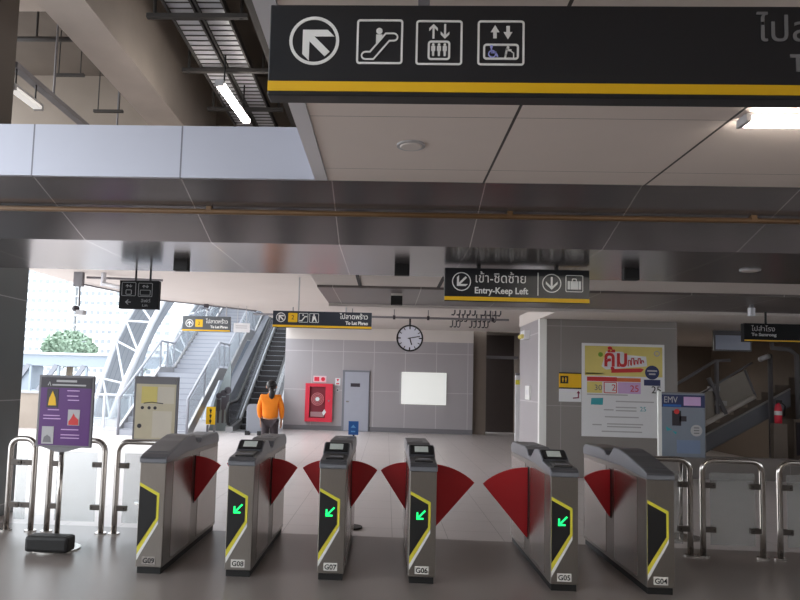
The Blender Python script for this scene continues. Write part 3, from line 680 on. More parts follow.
t = thing('hose_cabinet', 'red fire hose cabinet with glass front on the far wall', 'fire hose cabinet', (-2.27, 23.3, 0.29))
MB().annulus([(-2.745, 0.29), (-1.82, 0.29), (-1.82, 1.58), (-2.745, 1.58)], [(-2.6, 0.42), (-2.06, 0.42), (-2.06, 1.47), (-2.6, 1.47)], 23.12, 0.17).build('cabinet', M_redc, t)
MB().box(-2.6, -2.06, 23.24, 23.28, 0.42, 1.47).build('back', mat('dark_red_inside', rgb(130, 30, 48), 0.5, noise=0.1), t)
b = MB()
for k in range(3): b.ring(-2.33, 1.05, 0.22 - k * 0.05, 0.03, 23.16, 0.05)
b.build('hose_reel', mat('pale_red_hose', rgb(200, 110, 116), 0.6, noise=0.1), t)
MB().disc(-2.33, 1.05, 0.07, 23.15, 0.05, 20).build('reel_hub', M_paper, t)
MB().box(-2.56, -2.1, 23.17, 23.22, 0.45, 0.62).build('extinguisher_rack', mat('grey_rose', rgb(170, 130, 134), 0.6, noise=0.1), t)
MB().flat([(-2.16, 0.6), (-2.08, 0.72), (-2.02, 0.62), (-2.1, 0.5)], 23.11, 0.01).build('white_tag', M_paper, t)
MB().disc(-1.94, 1.0, 0.03, 23.1, 0.03, 12).build('lock', M_grey, t)
t = thing('fire_label', 'small pink label directly above the red hose cabinet', 'sign', (-2.3, 23.3, 1.62))
MB().box(-2.5, -2.06, 23.28, 23.3, 1.62, 1.84).build('panel', mat('pale_pink_label', rgb(236, 205, 212), 0.5, noise=0.02), t)
b = MB(); b.box(-2.47, -2.3, 23.275, 23.282, 1.66, 1.8); b.disc(-2.17, 1.73, 0.07, 23.275, 0.006, 14); b.build('pictograms', M_redc, t)
t = thing('fire_label', 'small white and red label between the hose cabinet and the door', 'sign', (-1.67, 23.3, 1.45))
MB().box(-1.75, -1.58, 23.28, 23.3, 1.53, 1.78).build('panel', M_paper, t)
b = MB(); b.flat([(-1.72, 1.75), (-1.61, 1.75), (-1.665, 1.66)], 23.275, 0.006); b.box(-1.72, -1.61, 23.275, 23.281, 1.57, 1.61); b.build('pictogram', M_redc, t)
t = thing('call_button', 'small grey button plate under the label beside the door', 'switch', (-1.665, 23.3, 1.3))
MB().box(-1.71, -1.62, 23.27, 23.3, 1.3, 1.44).build('plate', M_lgrey, t); MB().disc(-1.665, 1.37, 0.025, 23.262, 0.01, 12).build('button', M_dark, t)

t = thing('white_board', 'blank bright white board on the far wall right of the clock', 'board', (1.25, 23.3, 0.97))
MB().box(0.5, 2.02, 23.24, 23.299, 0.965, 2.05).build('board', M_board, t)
MB().box(0.44, 0.5, 23.23, 23.299, 0.965, 2.05).build('edge', M_lgrey, t)

# right-hand block: poster, yellow sign, box, emergency light
t = thing('wall_poster', 'large yellow and white fare poster on the grey wall at right', 'poster', (4.42, 13, 0.77))
Y = 12.985
po = MB().box(3.655, 5.18, Y, 13.0, 0.77, 2.51).build('sheet', M_paper, t)
MB().box(3.71, 5.14, Y - 0.003, Y + 0.001, 1.9, 2.46).build('yellow_header', M_cream, po)
MB().flat([(4.02, 2.08), (4.1, 2.02), (4.5, 2.06), (4.86, 2.1), (4.84, 2.28), (4.5, 2.3), (4.4, 2.36), (4.1, 2.36)], Y - 0.004).build('white_splash', M_paper, po)
text('คุ้ม', 0.42, 4.05, Y - 0.008, 2.09, M_pinkred, po, 'thai_heading', fit=0.42, bold=0.012)
b = MB()
for k in range(5): b.line([(4.51 + k * 0.06, 2.1 + k * 0.012), (4.515 + k * 0.06, 2.2 + (k % 2) * 0.04), (4.55 + k * 0.06, 2.2 + (k % 2) * 0.04), (4.555 + k * 0.06, 2.12 + k * 0.012)], 0.016, Y - 0.008)
b.build('red_script', M_pinkred, po)
MB().flat([(4.2, 1.96), (4.75, 1.985), (4.8, 2.04), (4.74, 2.06), (4.2, 2.03)], Y - 0.005).build('red_ribbon', M_pinkred, po)
MB().disc(4.95, 1.985, 0.13, Y - 0.006, 0.004, 28).build('navy_badge', M_pnavy, po)
b = MB(); b.box(4.86, 5.04, Y - 0.009, Y - 0.006, 2.0, 2.03); b.box(4.89, 5.01, Y - 0.009, Y - 0.006, 1.94, 1.97); b.build('badge_lines', M_lgrey, po)
MB().ring(5.04, 2.34, 0.055, 0.02, Y - 0.005).build('corner_emblem', M_lgrey, po)
MB().disc(4.0, 2.3, 0.045, Y - 0.005, 0.003, 10).build('green_spot', mat('leaf_green_print', rgb(120, 160, 50), 0.5, noise=0.1), po)
MB().box(3.75, 4.3, Y - 0.006, Y + 0.001, 1.80, 1.88).build('red_strip', M_pinkred, po)
MB().box(4.08, 4.74, Y - 0.004, Y + 0.001, 1.80, 1.87).build('red_strip', mat('orange_red_print', rgb(214, 110, 60), 0.5, noise=0.1), po)
MB().box(4.8, 5.1, Y - 0.004, Y + 0.001, 1.74, 1.85).build('navy_strip', M_pnavy, po)
MB().box(3.75, 4.03, Y - 0.004, Y + 0.001, 1.58, 1.79).build('price_box', M_cream, po)
MB().rrect(4.06, 4.3, 1.58, 1.79, 0.02, 0.014, Y - 0.004).build('price_box', M_pinkred, po)
MB().box(4.32, 4.74, Y - 0.003, Y + 0.001, 1.58, 1.79).build('price_box', M_pink, po)
text('30', 0.15, 3.88, Y - 0.008, 1.63, M_grey, po, 'price', 'LEFT')
text('2', 0.17, 4.2, Y - 0.006, 1.63, M_pinkred, po, 'price', 'LEFT')
text('25', 0.17, 4.54, Y - 0.006, 1.62, M_pinkred, po, 'price', 'LEFT')
text('25', 0.19, 4.93, Y - 0.006, 1.6, M_ink, po, 'price', 'LEFT')
MB().flat([(3.82, 1.36), (4.04, 1.36), (4.05, 1.49), (3.83, 1.48)], Y - 0.004).build('teal_tag', M_pteal, po)
text('25', 0.12, 4.72, Y - 0.005, 1.26, M_pteal, po, 'price', 'LEFT')
b = MB()
for (a, c2, z) in ((4.28, 4.98, 1.42), (4.28, 4.66, 1.31), (4.28, 4.66, 1.25), (4.08, 4.7, 1.13), (4.12, 4.78, 1.0), (4.12, 4.74, 0.95), (4.02, 4.76, 0.86), (3.85, 4.02, 0.98), (3.72, 4.06, 1.93), (3.75, 4.5, 1.54), (4.06, 4.24, 1.26)):
    b.box(a, c2, Y - 0.003, Y + 0.001, z, z + 0.022)
b.build('small_print', M_lgrey, po)
t = thing('toilet_sign', 'yellow and white sign with two figures left of the wall poster', 'sign', (3.44, 13, 1.4))
MB().box(3.235, 3.645, 12.98, 13.0, 1.65, 1.94).build('yellow_panel', M_yellow, t)
MB().box(3.235, 3.645, 12.976, 13.0, 1.925, 1.945).build('black_edge', M_ink, t)
MB().box(3.235, 3.645, 12.976, 13.0, 1.64, 1.665).build('black_edge', M_ink, t)
bl = MB().box(3.255, 3.4, 12.974, 12.982, 1.74, 1.88).build('pictogram_square', M_ink, t)
b = MB(); figure(b, 3.3, 1.765, 0.09, 12.97, 0.03); figure(b, 3.355, 1.765, 0.09, 12.97, 0.03); b.build('figures', M_yellow, bl)
pw = MB().box(3.235, 3.645, 12.98, 13.0, 1.4, 1.64).build('white_panel', M_paper, t)
b = MB(); b.line([(3.5, 1.47), (3.59, 1.48), (3.59, 1.57)], 0.022, 12.975); b.flat([(3.555, 1.56), (3.625, 1.56), (3.59, 1.61)], 12.975); b.build('arrow', mat('maroon_print', rgb(130, 30, 70), 0.5, noise=0.02), pw)
t = thing('emergency_light', 'white emergency light with two lamps high on the pillar side', 'emergency light', (2.84, 14.4, 2.65))
MB().box(2.76, 2.872, 13.9, 14.3, 2.62, 2.8).build('case', M_paper, t)
for yy in (13.98, 14.22): MB().ball((2.74, yy, 2.68), 0.05).build('lamp_head', M_cream, t, True)
t = thing('switch_box', 'white box on the pale side of the pillar', 'switch', (2.86, 14.0, 1.45))
MB().box(2.835, 2.87, 13.75, 14.15, 1.4, 1.68).build('box', M_white, t); MB().box(2.828, 2.836, 13.85, 14.05, 1.5, 1.6).build('flap_cover', M_paper, t)
t = thing('leaning_board', 'tall narrow white board with yellow corner standing against the pillar side', 'board', (2.85, 15.0, 0))
MB().box(2.8, 2.9, 15.0, 15.06, 0.0, 1.9).build('board', M_paper, t)
MB().box(2.797, 2.903, 14.99, 15.0, 1.7, 1.8).build('yellow_corner', M_lime, t)
MB().box(2.797, 2.903, 14.99, 15.06, 1.9, 1.95).build('grey_cap', M_grey, t)

# ================================================================== CEILING THINGS
for (x, l) in ((-2.035, 'black box under the metal beam at left, near the two-rod lift sign'), (0.122, 'black box under the metal beam above the clock'), (2.297, 'black box under the metal beam right of the Entry sign')):
    t = thing('signal_box', l, 'indicator box', (x, 6.5, 2.68), 'black boxes under the beam')
    MB().box(x - 0.072, x + 0.072, 6.5, 6.58, 2.69, 2.8).build('housing', M_blackm, t, bevel=0.004)
    MB().box(x - 0.06, x + 0.06, 6.495, 6.502, 2.70, 2.79).build('front_panel', M_black, t)
t = thing('signal_box', 'small black box under the second beam, above the clock', 'indicator box', (0.105, 8.9, 2.7))
MB().box(0.03, 0.18, 8.9, 8.98, 2.68, 2.83).build('housing', M_blackm, t); MB().box(0.03, 0.18, 8.88, 8.9, 2.8, 2.83).build('lip', M_ceil, t)
for (x, l) in ((-0.36, 'black slot in the pale ceiling strip, left of the two'), (0.615, 'black slot in the pale ceiling strip beside the Entry sign')):
    tag(centre(MB().box(x - 0.02, x + 0.02, 7.6, 8.45, 2.85, 2.862).build('ceiling_slot', M_blackm)), l, 'ceiling slot', 'slots in the ceiling strip')
for (x, y_, z, r, l) in ((0.112, 4.0, 3.08, 0.085, 'round smoke detector on the pale ceiling panel behind the big sign'), (3.37, 6.46, 2.8, 0.09, 'round white disc on the dark metal beam at right')):
    t = thing('smoke_detector', l, 'smoke detector', (x, y_, z - 0.03))
    MB().tube([(x, y_, z), (x, y_, z - 0.01)], r, 28).build('base', M_lgrey, t)
    MB().tube([(x, y_, z - 0.009), (x, y_, z - 0.016)], [r * 0.8, r * 0.7], 28).build('sensor', M_ceil, t)
t = thing('conduit', 'long brown conduit running across the sloped metal beam', 'conduit', (0, 4.96, 2.96))
MB().tube([(-9.4, 5.12, 2.932), (9.4, 5.12, 2.932)], 0.02, 10).build('run', M_brown, t, True)
for x in (-3.4, -1.4, 0.9, 2.7): MB().box(x - 0.02, x + 0.02, 5.1, 5.14, 2.925, 2.97).build('clip', M_brown, t)

def lamp(name, label, p, q, m, w=0.11, h=0.07, hang=None):
    t = thing(name, label, 'lamp', ((p[0] + q[0]) / 2, (p[1] + q[1]) / 2, p[2] + h))
    P, Q = Vector(p), Vector(q)
    MB().bar(P + Vector((0, 0, h * 0.75)), Q + Vector((0, 0, h * 0.75)), w * 0.8, h * 0.5).build('housing', M_lgrey, t)
    d = (Q - P).normalized() * 0.02
    MB().bar(P + d + Vector((0, 0, h * 0.3)), Q - d + Vector((0, 0, h * 0.3)), w, h * 0.6).build('diffuser', m, t, bevel=0.01)
    for e in (P, Q):
        MB().bar(e - (d if e is P else -d) * 0.2 + Vector((0, 0, h * 0.4)), e + (d if e is P else -d) + Vector((0, 0, h * 0.4)), w * 1.04, h * 0.9).build('end_cap', M_lgrey, t)
    if hang:
        for k in (0.15, 0.85):
            c = P.lerp(Q, k); MB().tube([(c.x, c.y, c.z + h * 0.9), (c.x, c.y, hang)], 0.008, 6).build('hanger', M_blackm, t)
lamp('ceiling_lamp', 'lit fluorescent batten on the pale ceiling at the upper right edge', (1.80, 3.5, 3.03), (3.1, 3.5, 3.03), M_lamp, 0.1, 0.045)
lamp('ceiling_lamp', 'lit fluorescent batten hung below the cable trays', (-1.52, 5.7, 4.2), (-1.46, 6.58, 4.2), M_lamp, 0.075, 0.055, hang=4.536)
lamp('ceiling_lamp', 'unlit white batten hung by the left concrete beam, beside the dark column', (-3.45, 5.82, 4.2), (-3.44, 6.3, 4.2), M_lampw, 0.09, 0.06, hang=4.42)
t = thing('cable_channel', 'steel channel above the unlit white batten at far left', 'channel', (-3.4, 7, 4.4))
MB().box(-3.5, -3.42, 5.85, 8.7, 4.42, 4.47).build('channel', M_grey, t)
for yy in (6.6, 8.2): MB().tube([(-3.46, yy, 4.47), (-3.46, yy, 5.7)], 0.012, 6).build('hanger', M_grey, t)

def tray(x0, x1, label):
    t = thing('cable_tray', label, 'cable tray', ((x0 + x1) / 2, 5.5, 4.5), 'cable trays under the concrete roof')
    for x in (x0, x1): MB().box(x - 0.008, x + 0.008, 2.5, 8.7, 4.535, 4.6).build('side_rail', M_iron, t)
    MB().box(x0, x1, 2.5, 8.7, 4.56, 4.58).build('deck', M_trimw, t)
    b = MB(); k = 2.55
    while k < 8.7: b.box(x0, x1, k, k + 0.012, 4.554, 4.561); k += 0.085
    b.build('rungs', M_iron, t)
    return t
tray(-1.80, -1.585, 'ribbed pale cable tray, the left one of the pair at top')
tray(-1.55, -1.34, 'ribbed pale cable tray, the right one beside the big sign')
for (yy, l) in ((5.15, 'trapeze bar holding up the cable trays, nearest the top edge'), (6.1, 'trapeze bar holding up the cable trays, above the lit batten'), (7.0, 'trapeze bar holding up the cable trays, just above the white fascia')):
    t = thing('trapeze_bar', l, 'support bar', (-1.6, yy, 4.45), 'trapeze bars under the cable trays')
    MB().box(-1.98, -1.17, yy - 0.02, yy + 0.02, 4.5, 4.535).build('bar', M_iron, t)
    for x in (-1.92, -1.22): MB().tube([(x, yy, 4.5), (x, yy, 5.7)], 0.014, 6).build('rod', M_iron, t)
t = thing('trunking', 'dark steel trunking running beside the right cable tray', 'trunking', (-1.1, 5.5, 4.5))
MB().box(-1.15, -1.02, 2.5, 8.7, 4.52, 4.64).build('duct', M_iron, t)
for yy in (4.0, 6.4, 8.0): MB().tube([(-1.08, yy, 4.6), (-1.08, yy, 5.7)], 0.014, 6).build('rod', M_iron, t)
for (x, yy, z, l) in ((-3.81, 7.6, 5.14, 'pipe hanger frame on the left concrete bay, higher of two'), (-3.45, 7.9, 4.83, 'pipe hanger frame close to the pale diagonal concrete beam')):
    t = thing('pipe_hanger', l, 'hanger', (x, yy, z), 'hanger frames in the concrete bay')
    MB().box(x - 0.18, x + 0.18, yy - 0.02, yy + 0.02, z, z + 0.03).build('bar', M_iron, t)
    for k in (-0.13, 0.13): MB().tube([(x + k, yy, z + 0.02), (x + k, yy, 5.7)], 0.007, 6).build('rod', M_iron, t)
t = thing('pipe', 'dark pipe crossing the left concrete bay', 'pipe', (-3.5, 7.0, 5.25))
MB().tube([(-4.9, 7.0, 5.28), (-2.76, 7.0, 5.28)], 0.028, 10).build('run', M_iron, t, True)
MB().tube([(-3.9, 7.0, 5.3), (-3.9, 7.0, 5.7)], 0.012, 6).build('hanger', M_iron, t)

# bird-proof hooks / hangers under the white ceiling
hk = None
rows = [(14.8, [1.5, 1.58, 1.68, 1.78, 1.88, 2.1, 2.3, 2.42, 2.6, 2.7, 2.8]), (16.2, [1.58, 1.7, 1.82, 1.94, 2.06, 2.3, 2.42, 2.54, 2.66]), (17.8, [1.85, 1.95, 2.06, 2.3, 2.42, 2.54, 2.66, 2.8]), (19.6, [1.85, 1.96, 2.06, 2.4, 2.52, 2.64, 2.76, 2.86])]
for (yy, xs) in rows:
    for x in xs:
        if hk is None:
            hk = thing('ceiling_hook', 'small dark hook among the rows under the white ceiling behind the Entry sign', 'hook', (x, yy, 3.5), 'rows of hooks under the white ceiling')
            MB().tube([(x, yy, 3.5), (x, yy, 3.36), (x - 0.03, yy, 3.31), (x - 0.08, yy, 3.32)], 0.019, 6).build('hook', M_dark, hk)
            MB().box(x - 0.03, x + 0.03, yy - 0.03, yy + 0.03, 3.49, 3.5).build('plate', M_dark, hk)
        else: dup(hk, (x, yy, 3.5))

# camera hung from the slab edge, tube lamp at the edge
t = thing('security_camera', 'white security camera on a bracket hanging from the slab edge at left', 'camera', (-5.55, 12, 3.4))
MB().box(-5.68, -5.52, 11.95, 12.05, 3.24, 3.499).build('bracket', M_grey, t)
MB().tube([(-5.58, 12, 3.3), (-5.57, 12, 2.88)], 0.018, 8).build('stem', M_grey, t)
MB().ball((-5.63, 12, 2.84), 0.07, 0.07, 0.055).build('dome', M_dark, t, True)
MB().box(-5.6, -5.47, 11.95, 12.08, 2.73, 2.81).build('camera_body', M_lgrey, t)
MB().tube([(-5.5, 12.08, 3.42), (-4.9, 12.3, 3.44), (-4.2, 12.4, 3.44)], 0.022, 8).build('cable', M_grey, t)
t = thing('edge_lamp', 'grey tube light fixed below the slab at left, behind the small black sign', 'lamp', (-4.9, 11.6, 3.4))
MB().tube([(-5.15, 12.0, 3.3), (-4.1, 10.6, 3.02)], 0.035, 10).build('tube', M_lgrey, t, True)
MB().tube([(-5.15, 12.0, 3.26), (-5.15, 12.0, 3.499)], 0.045, 10).build('end_block', M_trimw, t)
t = thing('pipe', 'thin dark pipe following the curved slab edge above the stairs', 'pipe', (-4.5, 16, 3.4))
MB().tube([(-6.2, 13.2, 3.47), (-5.45, 15.9, 3.47), (-4.45, 16.9, 3.47), (-3.5, 17.9, 3.47)], 0.016, 8).build('run', M_grey, t, True)
MB().box(-4.6, -4.5, 16.75, 16.85, 3.41, 3.499).build('junction', M_dark, t)

# ================================================================== ESCALATOR AND STAIRS AT LEFT
EX0, EX1, EY = -4.95, -3.62, 21.1
t = thing('escalator', 'dark-stepped escalator rising behind the person in orange', 'escalator', (-4.3, EY, 0))
sl = math.tan(math.radians(30)); EN = 9.5
b = MB()
for k in range(40):
    y0 = EY + 1.0 + k * 0.4 * 0.866; z0 = max(0.0, k * 0.2)
    b.box(-4.7, -3.87, y0, y0 + 0.40, z0 - 0.25, z0 + 0.2)
b.build('steps', M_stepd, t)
b = MB()
for k in range(40):
    y0 = EY + 1.0 + k * 0.4 * 0.866; z0 = k * 0.2 + 0.2
    b.box(-4.7, -3.87, y0 - 0.004, y0 + 0.03, z0 - 0.012, z0 + 0.003)
b.build('step_edges', M_greyp, t)
MB().box(-4.75, -3.82, EY, EY + 1.0, 0, 0.03).build('comb_plate', M_alum, t)
for (a, c2) in ((-4.95, -4.72), (-3.85, -3.62)):
    prof = [(EY, 0.0), (EY, 0.18), (EY + 0.3, 0.22), (EY + 1.2, 0.32)]
    y1 = EY + 15; z1 = 0.32 + (y1 - EY - 1.2) * sl
    MB().prism(prof + [(y1, z1), (y1, z1 - 1.4), (EY + 2, 0)], 'X', a, c2).build('skirt', M_alum, t)
    m_ = (a + c2) / 2
    bal = [(EY + 0.0, 0.2)]
    for i in range(9):
        an = PI / 2 + PI * (8 - i) / 8 if False else -PI / 2 - PI * i / 8
        bal.append((EY - 0.05 + 0.33 * math.cos(an), 0.58 + 0.33 * math.sin(an)))
    bal += [(EY + 0.9, 0.95), (EY + 1.3, 1.08), (y1, 1.08 + (y1 - EY - 1.3) * sl), (y1, z1)]
    MB().prism(bal[::-1] + [(EY + 1.2, 0.3)], 'X', m_ - 0.02, m_ + 0.02).build('balustrade', mat('dim_balustrade_glass', rgb(96, 98, 104), 0.2, 0.2, noise=0.05), t)
    hp = [(m_, p[0], p[1]) for p in bal[1:-1]]
    MB().tube(hp, 0.05, 8).build('handrail', M_blackm if a < -4 else M_black, t, True)
    MB().tube([(m_ + (0.06 if a < -4 else -0.06), EY + 1.2, 0.38), (m_ + (0.06 if a < -4 else -0.06), y1, z1 + 0.06)], 0.03, 6).build('deck_strip', M_wframe, t)

t = thing('pictogram_board', 'yellow board with black safety figures at the foot of the escalator', 'sign', (-5.35, 20.9, 0.2))
yb = MB().box(-5.52, -5.24, 20.9, 20.95, 0.24, 0.78).build('panel', M_yellow, t)
b = MB()
for z in (0.27, 0.43, 0.59): figure(b, -5.38, z, 0.14, 20.894, 0.07)
b.build('pictograms', M_ink, yb)
MB().box(-5.5, -5.44, 20.92, 20.98, 0, 0.22).build('leg', M_grey, t); MB().box(-5.29, -5.23, 20.92, 20.98, 0, 0.22).build('leg', M_grey, t)
t = thing('figure_panel', 'dark glass panel with printed standing figures between the stairs and the escalator', 'panel', (-5.0, 21.6, 0))
MB().prism([(-5.6, 0), (-4.96, 0), (-4.96, 2.0), (-5.0, 2.2), (-5.45, 0.95)], 'Y', 21.6, 21.66).build('panel', mat('grey_green_glass', rgb(112, 120, 122), 0.2, noise=0.1), t)
b = MB()
for k, x in enumerate((-5.32, -5.17, -5.04)): figure(b, x, 0.25, 0.95 + 0.1 * k, 21.59, 0.13)
b.build('figures', M_dark, t)

t = thing('staircase', 'pale staircase with landings and glass balustrades left of the escalator', 'staircase', (-6.4, 19, 0))
SX0, SX1 = -7.5, -5.55
def flight(y0, z0, n, name='flight'):
    b = MB()
    for k in range(n): b.box(SX0, SX1, y0 + k * 0.3, y0 + k * 0.3 + 0.32, z0 + k * 0.165 - 0.02, z0 + (k + 1) * 0.165)
    b.prism([(y0, z0 - 0.02), (y0 + n * 0.3, z0 + n * 0.165 - 0.02), (y0 + n * 0.3, z0 + n * 0.165 - 0.3), (y0 + 0.4, z0 - 0.05)], 'X', SX0, SX1)
    b.build(name, M_step, t)
    b = MB()
    for k in range(n): b.box(SX0, SX1, y0 + k * 0.3 - 0.004, y0 + k * 0.3 + 0.03, z0 + (k + 1) * 0.165 - 0.02, z0 + (k + 1) * 0.165 + 0.003)
    b.build('step_nosing', M_greyp, t)
flight(19.0, 0, 11); flight(23.7, 1.815, 10); flight(28.1, 3.465, 11)
MB().box(SX0, SX1, 22.3, 23.7, 1.6, 1.815).build('landing', M_step, t)
MB().box(SX0, SX1, 26.7, 28.1, 3.25, 3.465).build('landing', M_step, t)
path = [(19.0, 0.1), (22.3, 1.9), (23.7, 1.9), (26.7, 3.55), (28.1, 3.55), (31.4, 5.36)]
for sx in (SX0, SX1):
    b = MB()
    for (a, c2) in zip(path[:-1], path[1:]): b.prism([(a[0], a[1] - 0.28), (c2[0], c2[1] - 0.28), (c2[0], c2[1] + 0.1), (a[0], a[1] + 0.1)], 'X', sx - 0.04, sx + 0.04)
    b.build('stringer', M_alum, t)
    b = MB()
    for (a, c2) in zip(path[:-1], path[1:]): b.prism([(a[0] + 0.05, a[1] + 0.18), (c2[0] - 0.05, c2[1] + 0.18), (c2[0] - 0.05, c2[1] + 0.85), (a[0] + 0.05, a[1] + 0.85)], 'X', sx - 0.008, sx + 0.008)
    b.build('glass', M_glassb, t)
    MB().tube([(sx, 19.0, 0.0)] + [(sx, p[0], p[1] + 0.95) for p in path], 0.04, 8).build('handrail', M_greyp, t, True)
    for (a, c2) in zip(path[:-1], path[1:]):
        for k in (0, 0.5):
            yy = a[0] + (c2[0] - a[0]) * k; zz = a[1] + (c2[1] - a[1]) * k
            MB().box(sx - 0.025, sx + 0.025, yy - 0.025, yy + 0.025, zz, zz + 0.95).build('baluster', M_greyp, t)
t = thing('stair_side_wall', 'grey sloped side wall under the right edge of the pale staircase', 'side wall', (-5.4, 20.5, 0))
MB().prism([(21.7, 0.55), (32, 5.5), (32, 4.4), (24, 0), (21.7, 0)], 'X', -5.5, -5.25).build('wall', M_greyp, t)

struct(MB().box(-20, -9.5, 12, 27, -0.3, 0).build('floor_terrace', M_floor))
t = thing('parapet', 'pale low parapet wall left of the white glass railing, behind the purple poster', 'wall', (-14, 20.5, 0))
MB().box(-19, -9.45, 20.4, 20.6, 0, 1.05).build('wall', M_concm, t); MB().box(-19, -9.45, 20.36, 20.64, 1.05, 1.12).build('coping', M_alum, t)
# railing with glass beside the stairs
t = thing('glass_railing', 'white glass railing at the edge of the concourse, left of the stairs', 'railing', (-8.0, 20.5, 0))
xs = [-9.3, -8.55, -7.75]
for x in xs: MB().box(x - 0.03, x + 0.03, 20.45, 20.55, 0, 1.05).build('post', M_wframe, t)
for a, c2 in zip(xs[:-1], xs[1:]): MB().box(a + 0.06, c2 - 0.06, 20.49, 20.51, 0.1, 0.95).build('glass', M_glassb, t)
MB().tube([(-9.4, 20.5, 1.07), (-7.65, 20.5, 1.07)], 0.035, 8).build('handrail', M_wframe, t, True)
MB().box(-9.4, -7.65, 20.46, 20.54, 0.02, 0.08).build('bottom_rail', M_wframe, t)

# curved white roof trusses outside
def arch(y, pts_o, pts_i, label, sheet):
    t = thing('roof_truss', label, 'truss', (pts_o[0][0], y, pts_o[0][1]), 'white roof trusses beside the stairs')
    MB().tube([(p[0], y, p[1]) for p in pts_o], 0.085, 8).build('chord', M_wframe, t, True)
    MB().tube([(p[0], y, p[1]) for p in pts_i], 0.12, 8).build('chord', M_wframe, t, True)
    n = min(len(pts_o), len(pts_i))
    for k in range(n - 1):
        a, c2 = pts_o[k], pts_i[k + (1 if k % 2 == 0 else 0)]
        d = pts_i[k] if k % 2 == 0 else pts_o[k + 1]
        MB().tube([(a[0], y, a[1]), (pts_i[k][0], y, pts_i[k][1])], 0.045, 6).build('web', M_wframe, t)
        MB().tube([(pts_i[k][0], y, pts_i[k][1]), (pts_o[k + 1][0], y, pts_o[k + 1][1])], 0.045, 6).build('web', M_wframe, t)
    if sheet:
        b = MB(); bm = b.bm
        P = pts_o
        for k in range(len(P) - 1):
            b.prism([(P[k][0], P[k][1]), (P[k + 1][0], P[k + 1][1]), (P[k + 1][0] + 0.04, P[k + 1][1]), (P[k][0] + 0.04, P[k][1])], 'Y', y + 0.15, y + sheet)
        b.build('roof_sheet', M_louv, t)
def curve(a, n):
    r = []
    for i in range(n + 1):
        s = i / n * (len(a) - 1); k = min(int(s), len(a) - 2); u = s - k
        r.append((a[k][0] * (1 - u) + a[k + 1][0] * u, a[k][1] * (1 - u) + a[k + 1][1] * u))
    return r
oA = [(-11.75, -1.5), (-11.15, 0.9), (-10.46, 3.23), (-9.93, 4.26), (-8.9, 5.9), (-7.4, 7.4), (-4.5, 8.8), (3, 9.4)]
iA = [(-11.0, -1.5), (-10.33, 0.84), (-9.55, 2.75), (-8.8, 4.6), (-7.9, 6.0), (-6.6, 7.2), (-4.2, 8.4), (3, 9.0)]
arch(26, curve(oA, 11), curve(iA, 11), 'nearest curved white lattice truss, behind the small black sign', 3.6)
arch(32, curve([(p[0] + 0.2, p[1] + 0.1) for p in oA], 11), curve([(p[0] + 0.2, p[1] + 0.1) for p in iA], 11), 'second curved white lattice truss, farther along the stairs', 7.4)
arch(40, curve([(p[0] + 0.2, p[1] + 0.3) for p in oA], 11), curve([(p[0] + 0.2, p[1] + 0.3) for p in iA], 11), 'farthest curved white lattice truss, above the upper flight', 8.0)
t = thing('far_canopy', 'grey steel canopy closing the top of the stairs', 'canopy', (-6, 46, 0))
MB().box(-11, 1, 46, 46.3, -1, 10).build('end_sheet', M_louv, t)
for x in (-9.5, -8, -6.5, -5): MB().tube([(x, 45.8, -1), (x + 1.6, 45.8, 10)], 0.14, 8).build('strut', M_wframe, t)

t = thing('grey_board', 'grey round-topped board standing at the foot of the escalator beside the person', 'board', (-4.0, 20.4, 0))
MB().flat(rr_pts(-4.17, -3.7, 0.06, 0.92, 0.12), 20.4, 0.06).build('panel', M_greyp, t)
for x in (-4.12, -3.75): MB().box(x - 0.06, x + 0.06, 20.3, 20.56, 0, 0.12).build('foot', M_blackm, t)
# ================================================================== PERSON
def skinned(name, joints, edges, m, parent, levels=2):
    me = bpy.data.meshes.new('s'); me.from_pydata([j[0] for j in joints], edges, []); o = bpy.data.objects.new('s', me); COL.objects.link(o)
    md = o.modifiers.new('k', 'SKIN'); md.use_smooth_shade = True
    for i, j in enumerate(joints):
        v = me.skin_vertices[0].data[i]; v.radius = (j[1], j[2] if len(j) > 2 else j[1]); v.use_root = (i == 0)
    sb = o.modifiers.new('u', 'SUBSURF'); sb.levels = levels; sb.render_levels = levels
    dg = bpy.context.evaluated_depsgraph_get(); dg.update()
    mm = bpy.data.meshes.new_from_object(o.evaluated_get(dg)); bpy.data.objects.remove(o)
    off = Vector((0, 0, 0)); p = parent
    while p is not None: off += p.location; p = p.parent
    for v in mm.vertices: v.co -= off
    mm.materials.clear(); mm.materials.append(m); mm.name = name
    for f in mm.polygons: f.use_smooth = True
    r = bpy.data.objects.new(name, mm); COL.objects.link(r); r.parent = parent
    return r
px, py = -2.37, 14.0
t = thing('person', 'person seen from behind in an orange jacket and dark trousers, walking to the escalator', 'person', (px, py, 0))
J = []; Ed = []
def j(x, y, z, r, r2=None, frm=None):
    J.append(((px + x, py + y, z), r, r2 or r))
    if frm is not None: Ed.append((frm, len(J) - 1))
    return len(J) - 1
pel = j(0, 0, 0.86, 0.13, 0.10)
wai = j(0, 0, 1.02, 0.12, 0.09, pel); che = j(0, 0.0, 1.2, 0.14, 0.095, wai); nb = j(0, 0.02, 1.36, 0.06, 0.055, che); nk = j(0, 0.03, 1.42, 0.048, 0.048, nb)
hd = j(0, 0.045, 1.48, 0.07, 0.08, nk); h2 = j(0, 0.05, 1.54, 0.072, 0.085, hd); h3 = j(0, 0.055, 1.585, 0.045, 0.05, h2)
